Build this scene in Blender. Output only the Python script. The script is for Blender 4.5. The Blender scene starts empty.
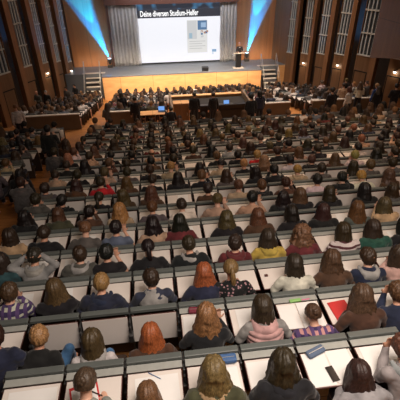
import bpy, bmesh, math, random
import numpy as np
from mathutils import Vector, Matrix, noise
random.seed(7)
SC = bpy.context.scene
COL = SC.collection
V = Vector
PI = math.pi
ZC = 9.5                       # eye height above the flat floor before the stage
PITCH_ROW, DROP, D0, H0 = .782, .1639, 2.365, 3.275
SEAT_W, X0 = .5534, -.474
LEDGE = .80                    # ledge height above the floor of its row

def row_y(n): return D0 + n * PITCH_ROW
def row_z(n): return ZC - H0 - n * DROP - LEDGE        # floor of row n
def col_x(c): return X0 + SEAT_W * (c + .5)

# ------------------------------------------------------------------ camera
F_PX, PT, YAW, ROLL = 388.38, .57026, .11455, -.016345
Fv = V((math.sin(YAW)*math.cos(PT), math.cos(YAW)*math.cos(PT), -math.sin(PT)))
Rv = V((math.cos(YAW), -math.sin(YAW), 0)); Uv = Rv.cross(Fv)
R2 = Rv*math.cos(ROLL) + Uv*math.sin(ROLL); U2 = -Rv*math.sin(ROLL) + Uv*math.cos(ROLL)
cam_d = bpy.data.cameras.new('camera'); cam = bpy.data.objects.new('camera', cam_d); COL.objects.link(cam)
cam.matrix_world = Matrix(((R2.x, U2.x, -Fv.x, 0), (R2.y, U2.y, -Fv.y, 0), (R2.z, U2.z, -Fv.z, ZC), (0, 0, 0, 1)))
cam_d.sensor_width = 36; cam_d.lens = F_PX / 400 * 36; cam_d.clip_end = 200; cam_d.clip_start = .1
SC.camera = cam
def px(p):
    d = V(p) - V((0, 0, ZC)); z = d.dot(Fv)
    if z < .2: return (-999, -999)
    return (200 + F_PX * d.dot(R2) / z, 200 - F_PX * d.dot(U2) / z)

# ------------------------------------------------------------------ materials
def new_mat(name):
    m = bpy.data.materials.new(name); m.use_nodes = True
    nt = m.node_tree; b = nt.nodes['Principled BSDF']
    return m, nt, b
def mat(name, col, rough=.6, metal=0, noise_amt=.12, scale=12, spec=.4, stretch=(1, 1, 1), emit=None, es=0):
    m, nt, b = new_mat(name)
    b.inputs['Roughness'].default_value = rough; b.inputs['Metallic'].default_value = metal
    b.inputs['Specular IOR Level'].default_value = spec
    if emit:
        b.inputs['Emission Color'].default_value = (*emit, 1); b.inputs['Emission Strength'].default_value = es
    tc = nt.nodes.new('ShaderNodeTexCoord'); mp = nt.nodes.new('ShaderNodeMapping'); mp.inputs['Scale'].default_value = stretch
    nz = nt.nodes.new('ShaderNodeTexNoise'); nz.inputs['Scale'].default_value = scale; nz.inputs['Detail'].default_value = 4
    mr = nt.nodes.new('ShaderNodeMapRange'); mr.inputs['To Min'].default_value = 1 - noise_amt; mr.inputs['To Max'].default_value = 1 + noise_amt
    mx = nt.nodes.new('ShaderNodeVectorMath'); mx.operation = 'SCALE'; mx.inputs[0].default_value = col
    L = nt.links
    L.new(tc.outputs['Object'], mp.inputs[0]); L.new(mp.outputs[0], nz.inputs[0]); L.new(nz.outputs['Fac'], mr.inputs['Value'])
    L.new(mr.outputs[0], mx.inputs['Scale']); L.new(mx.outputs[0], b.inputs['Base Color'])
    return m
def mat_objcol(name, rough, spec, stretch, scale, amt, sheen=0, kind=None):
    """colour comes from the object's own colour, varied by a procedural texture"""
    m, nt, b = new_mat(name); L = nt.links
    b.inputs['Roughness'].default_value = rough; b.inputs['Specular IOR Level'].default_value = spec
    if sheen: b.inputs['Sheen Weight'].default_value = sheen
    oi = nt.nodes.new('ShaderNodeObjectInfo'); tc = nt.nodes.new('ShaderNodeTexCoord')
    mp = nt.nodes.new('ShaderNodeMapping'); mp.inputs['Scale'].default_value = stretch
    nz = nt.nodes.new('ShaderNodeTexNoise'); nz.inputs['Scale'].default_value = scale; nz.inputs['Detail'].default_value = 5
    mr = nt.nodes.new('ShaderNodeMapRange'); mr.inputs['From Min'].default_value = .3; mr.inputs['From Max'].default_value = .7
    mr.inputs['To Min'].default_value = 1 - amt; mr.inputs['To Max'].default_value = 1 + amt
    mx = nt.nodes.new('ShaderNodeVectorMath'); mx.operation = 'SCALE'
    L.new(tc.outputs['Object'], mp.inputs[0]); L.new(mp.outputs[0], nz.inputs[0]); L.new(nz.outputs['Fac'], mr.inputs['Value'])
    L.new(oi.outputs['Color'], mx.inputs[0]); L.new(mr.outputs[0], mx.inputs['Scale'])
    out = mx.outputs[0]
    if kind == 'stripe' or kind == 'plaid':
        sp = nt.nodes.new('ShaderNodeSeparateXYZ'); L.new(tc.outputs['Object'], sp.inputs[0])
        def band(sock, k, thr):
            a = nt.nodes.new('ShaderNodeMath'); a.operation = 'MULTIPLY'; a.inputs[1].default_value = k; L.new(sock, a.inputs[0])
            s = nt.nodes.new('ShaderNodeMath'); s.operation = 'SINE'; L.new(a.outputs[0], s.inputs[0])
            g = nt.nodes.new('ShaderNodeMath'); g.operation = 'GREATER_THAN'; g.inputs[1].default_value = thr; L.new(s.outputs[0], g.inputs[0])
            return g.outputs[0]
        mc = nt.nodes.new('ShaderNodeMix'); mc.data_type = 'RGBA'
        L.new(band(sp.outputs['Z'], 95 if kind == 'stripe' else 80, .1 if kind == 'stripe' else -.35), mc.inputs['Factor'])
        L.new(out, mc.inputs['A']); mc.inputs['B'].default_value = (.09, .03, .035, 1) if kind == 'stripe' else (.05, .035, .1, 1)
        out = mc.outputs['Result']
        if kind == 'plaid':
            m2 = nt.nodes.new('ShaderNodeMix'); m2.data_type = 'RGBA'
            L.new(band(sp.outputs['X'], 75, .0), m2.inputs['Factor']); L.new(out, m2.inputs['A']); m2.inputs['B'].default_value = (.1, .06, .16, 1)
            out = m2.outputs['Result']
    if kind == 'floral':
        vo = nt.nodes.new('ShaderNodeTexVoronoi'); vo.inputs['Scale'].default_value = 22; L.new(tc.outputs['Object'], vo.inputs['Vector'])
        g = nt.nodes.new('ShaderNodeMath'); g.operation = 'LESS_THAN'; g.inputs[1].default_value = .3; L.new(vo.outputs['Distance'], g.inputs[0])
        mc = nt.nodes.new('ShaderNodeMix'); mc.data_type = 'RGBA'; L.new(g.outputs[0], mc.inputs['Factor']); L.new(out, mc.inputs['A'])
        mc.inputs['B'].default_value = (.35, .2, .22, 1); out = mc.outputs['Result']
    L.new(out, b.inputs['Base Color'])
    bp = nt.nodes.new('ShaderNodeBump'); bp.inputs['Strength'].default_value = .35; bp.inputs['Distance'].default_value = .01
    L.new(nz.outputs['Fac'], bp.inputs['Height']); L.new(bp.outputs[0], b.inputs['Normal'])
    return m
def wood(name, c1, c2, rough=.4, scale=3, stretch=(4, 4, .25), planks=None):
    m, nt, b = new_mat(name); L = nt.links
    b.inputs['Roughness'].default_value = rough; b.inputs['Specular IOR Level'].default_value = .35
    tc = nt.nodes.new('ShaderNodeTexCoord'); mp = nt.nodes.new('ShaderNodeMapping'); mp.inputs['Scale'].default_value = stretch
    nz = nt.nodes.new('ShaderNodeTexNoise'); nz.inputs['Scale'].default_value = scale; nz.inputs['Detail'].default_value = 6; nz.inputs['Distortion'].default_value = .6
    cr = nt.nodes.new('ShaderNodeValToRGB'); cr.color_ramp.elements[0].position = .3; cr.color_ramp.elements[1].position = .7
    cr.color_ramp.elements[0].color = (*c1, 1); cr.color_ramp.elements[1].color = (*c2, 1)
    L.new(tc.outputs['Object'], mp.inputs[0]); L.new(mp.outputs[0], nz.inputs[0]); L.new(nz.outputs['Fac'], cr.inputs[0])
    out = cr.outputs[0]
    if planks:
        sp = nt.nodes.new('ShaderNodeSeparateXYZ'); L.new(tc.outputs['Object'], sp.inputs[0])
        a = nt.nodes.new('ShaderNodeMath'); a.operation = 'DIVIDE'; a.inputs[1].default_value = planks[1]; L.new(sp.outputs[planks[0]], a.inputs[0])
        f = nt.nodes.new('ShaderNodeMath'); f.operation = 'FRACT'; L.new(a.outputs[0], f.inputs[0])
        g = nt.nodes.new('ShaderNodeMath'); g.operation = 'LESS_THAN'; g.inputs[1].default_value = planks[2]; L.new(f.outputs[0], g.inputs[0])
        mc = nt.nodes.new('ShaderNodeMix'); mc.data_type = 'RGBA'; L.new(g.outputs[0], mc.inputs['Factor']); L.new(out, mc.inputs['A'])
        mc.inputs['B'].default_value = (c1[0]*.3, c1[1]*.3, c1[2]*.3, 1); out = mc.outputs['Result']
    L.new(out, b.inputs['Base Color'])
    return m
def emis(name, col, s):
    m, nt, b = new_mat(name)
    b.inputs['Base Color'].default_value = (*[x*.1 for x in col], 1); b.inputs['Emission Color'].default_value = (*col, 1)
    b.inputs['Emission Strength'].default_value = s; b.inputs['Roughness'].default_value = .6
    return m

M = dict(
    ledge=mat('ledge_paint', (.105, .118, .112), .4, noise_amt=.12, scale=9),
    strip=mat('strip_metal', (.36, .37, .345), .4, .05, scale=20),
    lam=mat('desk_laminate', (.74, .68, .63), .45, noise_amt=.05, scale=6),
    edge=mat('desk_edge_band', (.10, .035, .03), .5),
    iron=mat('dark_iron', (.06, .06, .06), .4, .3),
    backp=mat('seat_back_board', (.045, .028, .018), .6),
    cushion=mat('seat_cushion', (.05, .03, .02), .8),
    floor=wood('tier_floor_boards', (.30, .12, .035), (.46, .20, .06), .45, 3, (.5, 5, 1), ('Y', .13, .05)),
    wallw=wood('wall_wood', (.17, .085, .04), (.23, .12, .06), .35, 2.5, (3, 3, .15)),
    finw=wood('fin_wood', (.23, .105, .047), (.31, .15, .07), .35, 2.5, (3, 3, .15)),
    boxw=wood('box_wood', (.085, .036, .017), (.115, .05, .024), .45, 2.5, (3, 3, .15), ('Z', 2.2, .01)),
    stagew=wood('stage_front_wood', (.60, .32, .13), (.72, .42, .19), .4, 2, (.5, 2, 2), ('X', 2.44, .008)),
    prow=wood('proscenium_wood', (.50, .19, .06), (.62, .26, .09), .4, 2, (3, 3, .12), ('X', 1.6, .008)),
    dark=mat('dark_recess', (.012, .010, .009), .8),
    winglass=mat('window_panel', (.06, .07, .08), .3, noise_amt=.5, scale=3, spec=.6),
    bar=mat('window_bar_paint', (.55, .53, .48), .4),
    mull=mat('window_slat_paint', (.62, .64, .64), .35),
    stagef=mat('stage_floor_cloth', (.13, .145, .17), .45, noise_amt=.1, scale=2),
    curtain=mat('stage_curtain', (.78, .78, .80), .8, noise_amt=.15, scale=5),
    curtaind=mat('brown_drape', (.12, .05, .035), .8),
    white=mat('white_paper', (.8, .79, .77), .6, noise_amt=.03),
    black=mat('black_plastic', (.012, .012, .014), .4),
    steel=mat('steel_rail', (.6, .6, .58), .3, .8),
    panel=mat('row_front_panel', (.14, .095, .06), .55, noise_amt=.3, scale=2),
    cream=mat('pale_desk_top', (.55, .50, .44), .5),
    skin=mat_objcol('skin', .5, .4, (1, 1, 1), 14, .08),
    cloth=mat_objcol('knit_cloth', .85, .2, (1, 1, 1), 9, .25, .2),
    stripe=mat_objcol('striped_knit', .85, .2, (1, 1, 1), 9, .1, .2, 'stripe'),
    plaid=mat_objcol('plaid_cloth', .85, .2, (1, 1, 1), 9, .1, .1, 'plaid'),
    floral=mat_objcol('floral_cloth', .8, .2, (1, 1, 1), 9, .1, .1, 'floral'),
    hair=mat_objcol('hair_strands', .45, .42, (11, 11, 1.3), 9, .6),
    curl=mat_objcol('curly_hair', .5, .4, (3, 3, 3), 12, .55),
    eye=mat('eye', (.02, .015, .01), .2),
    lip=mat('lip', (.35, .12, .10), .5),
)
# ------------------------------------------------------------------ mesh helpers
def link(name, me, parent=None, loc=None):
    o = bpy.data.objects.new(name, me); COL.objects.link(o)
    if parent: o.parent = parent
    if loc is not None: o.location = loc
    return o
def mesh_of(bm, name, mats, smooth=False):
    bmesh.ops.recalc_face_normals(bm, faces=bm.faces[:])
    me = bpy.data.meshes.new(name); bm.to_mesh(me); bm.free()
    for m in (mats if isinstance(mats, (list, tuple)) else [mats]): me.materials.append(m)
    if smooth: me.polygons.foreach_set('use_smooth', [True]*len(me.polygons))
    return me
def box(bm, x0, x1, y0, y1, z0, z1, bev=0, mi=0, rot=None, piv=None):
    vs = [bm.verts.new((x, y, z)) for x in (x0, x1) for y in (y0, y1) for z in (z0, z1)]
    fs = [(0, 1, 3, 2), (4, 6, 7, 5), (0, 4, 5, 1), (2, 3, 7, 6), (0, 2, 6, 4), (1, 5, 7, 3)]
    ff = [bm.faces.new([vs[i] for i in f]) for f in fs]
    for f in ff: f.material_index = mi
    if bev:
        es = list({e for f in ff for e in f.edges})
        r = bmesh.ops.bevel(bm, geom=es, offset=bev, segments=2, affect='EDGES', profile=.5)
        for f in r['faces']: f.material_index = mi
        vs = list({v for f in r['faces'] for v in f.verts} | {v for v in vs if v.is_valid})
    if rot is not None: bmesh.ops.rotate(bm, verts=vs, cent=piv or (0, 0, 0), matrix=rot)
    return vs
def ring_loft(bm, pts, rad, seg=14, xax=V((1, 0, 0)), mi=0, cap=True):
    """closed tube through pts; rad entries r or (rx, ry)"""
    pts = [V(p) for p in pts]; rings = []
    for i, p in enumerate(pts):
        t = (pts[min(i+1, len(pts)-1)] - pts[max(i-1, 0)])
        t = t.normalized() if t.length > 1e-6 else V((0, 0, 1))
        x = xax - t * xax.dot(t)
        if x.length < .15:
            a = V((0, 1, 0)); x = a - t*a.dot(t)
        x.normalize(); y = t.cross(x)
        r = rad[i]; rx, ry = r if isinstance(r, tuple) else (r, r)
        rings.append([bm.verts.new(p + x*rx*math.cos(2*PI*k/seg) + y*ry*math.sin(2*PI*k/seg)) for k in range(seg)])
    for a, b in zip(rings, rings[1:]):
        for k in range(seg):
            f = bm.faces.new((a[k], a[(k+1) % seg], b[(k+1) % seg], b[k])); f.material_index = mi
    if cap:
        for rg, flip in ((rings[0], True), (rings[-1], False)):
            f = bm.faces.new(rg[::-1] if flip else rg); f.material_index = mi
    return rings
def ellip(bm, c, r, seg=16, rng=10, mi=0, mtx=None):
    c = V(c); vv = []
    m4 = Matrix.Translation(c) @ (mtx.to_4x4() if mtx else Matrix()) @ Matrix.Diagonal((r[0], r[1], r[2], 1))
    g = bmesh.ops.create_uvsphere(bm, u_segments=seg, v_segments=rng, radius=1, matrix=m4)
    for v in g['verts']:
        for f in v.link_faces: f.material_index = mi
    return g['verts']
def limb(bm, pts, rads, seg=12):
    """tapered limb with round ends"""
    ring_loft(bm, pts, rads, seg)
    for p, r in ((pts[0], rads[0]), (pts[-1], rads[-1])):
        rr = r if not isinstance(r, tuple) else min(r)
        ellip(bm, p, (rr*.99,)*3, 10, 8)
    for p, r in zip(pts[1:-1], rads[1:-1]):
        rr = r if not isinstance(r, tuple) else min(r)
        ellip(bm, p, (rr*1.0,)*3, 10, 8)
def remeshed(bm, name, vox, mats, wr=0, wscale=9, seed=0, smooth_it=2):
    bmesh.ops.recalc_face_normals(bm, faces=bm.faces[:])
    me = bpy.data.meshes.new('t'); bm.to_mesh(me); bm.free()
    o = link('t', me); md = o.modifiers.new('r', 'REMESH'); md.mode = 'VOXEL'; md.voxel_size = vox
    sm = o.modifiers.new('s', 'SMOOTH'); sm.iterations = smooth_it; sm.factor = .5
    dg = bpy.context.evaluated_depsgraph_get()
    r = bpy.data.meshes.new_from_object(o.evaluated_get(dg)); r.name = name
    bpy.data.objects.remove(o); bpy.data.meshes.remove(me)
    if wr:
        nr = [v.normal.copy() for v in r.vertices]
        for v, n in zip(r.vertices, nr):
            q = v.co*wscale + V((seed*3.1, seed, 0)); q.z *= 1.7
            v.co += n * (noise.noise(q)*wr + noise.noise(q*2.3)*wr*.5)
    r.materials.clear()
    for m in (mats if isinstance(mats, (list, tuple)) else [mats]): r.materials.append(m)
    r.polygons.foreach_set('use_smooth', [True]*len(r.polygons)); r.update()
    return r
def tag(o, label=None, cat=None, group=None, kind=None):
    if label: o['label'] = label
    if cat: o['category'] = cat
    if group: o['group'] = group
    if kind: o['kind'] = kind
    return o
def empty(name, loc, rz=0):
    o = bpy.data.objects.new(name, None); COL.objects.link(o); o.location = loc; o.rotation_euler = (0, 0, rz); o.empty_display_size = .2
    return o
def struct(name, bm, m, parent=None):
    o = link(name, mesh_of(bm, name, m), parent)
    if not parent: o['kind'] = 'structure'
    return o
ONES = ['', 'first', 'second', 'third', 'fourth', 'fifth', 'sixth', 'seventh', 'eighth', 'ninth', 'tenth', 'eleventh', 'twelfth',
        'thirteenth', 'fourteenth', 'fifteenth', 'sixteenth', 'seventeenth', 'eighteenth', 'nineteenth']
def ordn(n):
    if n < 20: return ONES[n]
    t = {2: 'twent', 3: 'thirt', 4: 'fort'}[n // 10]
    return t + 'ieth' if n % 10 == 0 else t + 'y-' + ONES[n % 10]

# ------------------------------------------------------------------ people
def spine(lean0, lean1, base=V((0, -.06, .47))):
    """torso curve from the seat up; returns function s -> point and angle"""
    N = 28; L = .56; pts = [base.copy()]; ang = []
    for i in range(N):
        a = lean0 + (lean1-lean0)*(i/N)**1.2; ang.append(a)
        pts.append(pts[-1] + V((0, math.sin(a), math.cos(a)))*(L/N))
    return lambda s: pts[min(N, max(0, round(s/L*N)))].copy()
def hand(bm, wrist, d, up, side, curl=.5, big=1.0):
    """palm, four unequal bent fingers and a thumb leaving the side of the palm"""
    d = d.normalized(); s = d.cross(up).normalized()*side; up = s.cross(d).normalized()*side
    if up.z < 0 and abs(d.z) < .8: up = -up
    pc = wrist + d*.05*big
    ring_loft(bm, [wrist - d*.01, wrist + d*.03*big, wrist + d*.09*big], [(.024*big, .018*big), (.036*big, .015*big), (.038*big, .013*big)], 10, s)
    for i, (off, ln) in enumerate(((-.028, .066), (-.0095, .075), (.0095, .07), (.028, .055))):
        a = wrist + d*.08*big + s*off*big; dd = (d + s*off*5).normalized()
        k1 = a + dd*ln*.5*big; k2 = k1 + (dd*math.cos(curl) - up*math.sin(curl))*ln*.33*big
        k3 = k2 + (dd*math.cos(curl*2) - up*math.sin(curl*2))*ln*.28*big
        limb(bm, [a, k1, k2, k3], [.0095*big, .009*big, .0085*big, .0075*big], 7)
    a = wrist + d*.02*big - s*.024*big; b = a + (d*.6 - s*.75).normalized()*.04*big; c = b + (d*.9 - s*.25 - up*.3).normalized()*.032*big
    limb(bm, [a, b, c], [.013*big, .0105*big, .009*big], 7)
def head_frame(hc, pitch, yaw):
    return Matrix.Translation(hc) @ Matrix.Rotation(-yaw, 4, 'Z') @ Matrix.Rotation(-pitch, 4, 'X')
def add_head(bm, fr):
    """skull, jaw, nose, brow, ears; face looks along local +Y"""
    R = fr.to_3x3()
    def e(c, r): ellip(bm, fr @ V(c), r, 14, 10, 0, R)
    e((0, -.008, .018), (.076, .096, .094)); e((0, .022, -.05), (.056, .066, .066)); e((0, .05, -.085), (.028, .026, .024))
    e((0, .094, -.016), (.011, .018, .028)); e((0, .104, -.03), (.016, .015, .012)); e((0, .082, .02), (.045, .012, .012))
    e((0, .084, -.055), (.024, .012, .010)); e((.04, .065, -.03), (.022, .022, .022)); e((-.04, .065, -.03), (.022, .022, .022))
    for s in (-1, 1): e((s*.079, -.004, -.012), (.010, .020, .032))
def add_face_marks(me_name, fr, parent_list):
    pass
ARMP = {   # pose: (elbow, wrist) for the right side and the left side, hand direction per side; x mirrored for left
    'write': (((.27, .06, .79), (.13, .27, .775), (-.3, 1, -.1)), ((.28, .05, .79), (.10, .26, .775), (-.7, .8, -.1))),
    'face': (((.20, .14, .78), (.075, .13, 'f'), (-.25, .1, 1)), ((.20, .14, .78), (.075, .13, 'f'), (-.25, .1, 1))),
    'clasp': (((.25, .10, .79), (.05, .25, .93), (-.3, .1, 1)), ((.25, .10, .79), (.05, .25, .93), (-.3, .1, 1))),
    'lap': (((.25, -.02, .66), (.10, .15, .60), (-.5, .8, -.1)), ((.25, -.02, .66), (.10, .15, .60), (-.5, .8, -.1))),
    'phone': (((.25, .08, .80), (.13, .20, 1.0), (0, .2, 1)), ((.27, .06, .79), (.09, .25, .775), (-.7, .8, -.1))),
    'head': (((.31, .10, 1.02), (.10, .03, 't'), (-.7, -.5, .5)), ((.31, .10, 1.02), (.10, .03, 't'), (-.7, -.5, .5))),
    'cross': (((.26, .08, .79), (.02, .24, .79), (-1, .2, 0)), ((.26, .08, .79), (.04, .21, .80), (-1, .2, 0))),
}
def sit_pose(lean0, lean1, hp, hy, arms, base=V((0, -.06, .47))):
    sp0 = spine(lean0, lean1, base); sp = lambda s: sp0(s*.56/.6); c7 = sp(.60); up = (c7 - sp(.5)).normalized()
    nk = c7 + (up + V((0, .5, 0))).normalized()*.05
    hc = nk + (up*.8 + V((0, .35, .5))).normalized()*.088
    J = dict(sp=sp, c7=c7, neck=nk, hc=hc, fr=head_frame(hc, hp, hy), arms=[])
    for side, A in ((1, ARMP[arms][0]), (-1, ARMP[arms][1])):
        sh = sp(.52) + V((side*.175, .0, .0)); el = V((side*A[0][0], A[0][1], A[0][2]))
        w = A[1]; wz = w[2]; wy = w[1]
        if wz == 'f': wz = hc.z - .13; wy = hc.y + .10
        if wz == 't': wz = hc.z + .02; wy = hc.y + .0
        wr = V((side*w[0], wy, wz)); hd = V((side*A[2][0], A[2][1], A[2][2]))
        # keep the bones human: shorten an overlong upper arm or forearm
        if (el-sh).length > .31: el = sh + (el-sh).normalized()*.31
        if (wr-el).length > .30 and A[1][2] != 'f': wr = el + (wr-el).normalized()*.30
        J['arms'].append((side, sh, el, wr, hd))
    J['legs'] = [(s, V((s*.09, -.05, .48)), V((s*.11, .34, .50)), V((s*.11, .33, .09)), V((s*.12, .46, .04))) for s in (1, -1)]
    return J
def stand_pose(lean, hp, hy, kind='stand'):
    b = V((0, 0, .93)); sp = spine(lean, lean*1.2, b); c7 = sp(.56)
    nk = c7 + V((0, .02, .07)); hc = nk + V((0, .03, .10))
    J = dict(sp=lambda s: sp(s*.93), c7=c7, neck=nk, hc=hc, fr=head_frame(hc, hp, hy), arms=[])
    for side in (1, -1):
        sh = sp(.49) + V((side*.18, 0, 0))
        if kind == 'lectern': el = sh + V((side*.07, .08, -.27)); wr = el + V((-side*.05, .25, .02)); hd = V((-side*.2, 1, -.1))
        elif kind == 'phone' and side == 1: el = sh + V((.05, .12, -.24)); wr = el + V((-.10, .14, .16)); hd = V((-.2, .4, 1))
        elif kind == 'fold': el = sh + V((side*.06, .06, -.28)); wr = el + V((-side*.18, .17, .04)); hd = V((-side, .1, 0))
        else: el = sh + V((side*.06, .0, -.29)); wr = el + V((side*.01, .07, -.25)); hd = V((0, .15, -1))
        J['arms'].append((side, sh, el, wr, hd))
    J['legs'] = [(s, V((s*.09, 0, .92)), V((s*.11, .02, .50)), V((s*.12, -.01, .09)), V((s*.13, .13, .035))) for s in (1, -1)]
    return J
def body_mesh(J, name, vox=.0095, full=True):
    bm = bmesh.new(); sp = J['sp']
    ring_loft(bm, [sp(-.02)-V((0, 0, .03)), sp(.0), sp(.12), sp(.26), sp(.42), sp(.52), sp(.58), J['c7']],
              [(.12, .08), (.155, .10), (.15, .095), (.13, .085), (.155, .095), (.165, .085), (.10, .06), (.055, .05)], 20)
    limb(bm, [J['c7']-V((0, 0, .02)), J['neck'], J['hc']-V((0, .01, .02))], [.055, .052, .05], 14)
    add_head(bm, J['fr'])
    for side, sh, el, wr, hd in J['arms']:
        limb(bm, [sh, sh*.6+el*.4, el, el*.6+wr*.4, wr], [.046, .043, .035, .034, .024])
        ring_loft(bm, [J['sp'](.46), sh], [(.06, .06), .045], 12)
        hand(bm, wr, hd, V((0, 0, 1)) if abs(hd.z) < .7*hd.length else V((0, 1, 0)), side, .45)
    for s, hip, kn, an, toe in J['legs']:
        limb(bm, [hip, hip*.5+kn*.5, kn, kn*.5+an*.5, an], [.078, .068, .05, .048, .034])
        ring_loft(bm, [an-V((0, .04, .03)), an*.5+toe*.5-V((0, 0, .02)), toe-V((0, 0, .01))], [(.034, .04), (.04, .03), (.035, .018)], 10)
    return remeshed(bm, name, vox, [M['skin'], M['eye'], M['lip']], smooth_it=1)
def paint_face(me, fr):
    inv = fr.inverted()
    for p in me.polygons:
        q = inv @ p.center
        if q.y > .05:
            for s in (-1, 1):
                if (q.x - s*.032)**2/.013**2 + (q.z + .002)**2/.008**2 < 1: p.material_index = 1
            if abs(q.x) < .024 and abs(q.z + .056) < .0075: p.material_index = 2
def top_mesh(J, name, m, fat=0, vox=.013, wr=.006, seed=0, sleeves=True, rib=0):
    bm = bmesh.new(); sp = J['sp']; f = fat
    ring_loft(bm, [sp(.02), sp(.06), sp(.16), sp(.30), sp(.42), sp(.50), sp(.555), sp(.60)+V((0, 0, .005))],
              [(.165+f, .12+f), (.18+f, .13+f), (.175+f, .125+f), (.165+f, .12+f), (.18+f, .122+f), (.185+f*.8, .112+f*.8), (.135+f*.6, .082+f*.5), (.075+f*.3, .066+f*.3)], 22)
    for side, sh, el, wrs, hd in J['arms']:
        if sleeves == 'none': continue
        if sleeves:
            d = (wrs-el).normalized()
            limb(bm, [sh, sh*.6+el*.4, el, el*.5+wrs*.5, wrs-d*.01], [.068+f*.7, .063+f*.7, .054+f*.6, .049+f*.6, .038+f*.4])
            ring_loft(bm, [sp(.43), sh], [(.10+f, .10+f), .068+f*.6], 12)
        else:
            limb(bm, [sh, sh*.5+el*.5], [.066, .060]); ring_loft(bm, [sp(.43), sh], [(.10, .10), .066], 12)
    me = remeshed(bm, name, vox, m, wr, 9, seed)
    if rib:
        me2 = me
        for v in me2.vertices:
            v.co += v.normal * (abs(math.sin(v.co.z*rib))-.5)*.022
    return me
def trousers_mesh(J, name, vox=.014, standing=False):
    bm = bmesh.new(); sp = J['sp']
    ring_loft(bm, [sp(-.03)-V((0, 0, .05)), sp(0), sp(.06)], [(.14, .10), (.17, .122), (.165, .118)], 18)
    for s, hip, kn, an, toe in J['legs']:
        limb(bm, [hip, hip*.5+kn*.5, kn, kn*.5+an*.5, an], [.092, .084, .066, .060, .05])
    return remeshed(bm, name, vox, M['cloth'], .004, 8, 3)
def shoes_mesh(J, name):
    bm = bmesh.new()
    for s, hip, kn, an, toe in J['legs']:
        ring_loft(bm, [an-V((0, .055, .045)), an*.6+toe*.4-V((0, 0, .022)), toe+V((0, .0, .0)), toe+V((0, .025, -.004))],
                  [(.040, .043), (.046, .036), (.044, .028), (.03, .018)], 10)
    return remeshed(bm, name, .012, M['black'])
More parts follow.
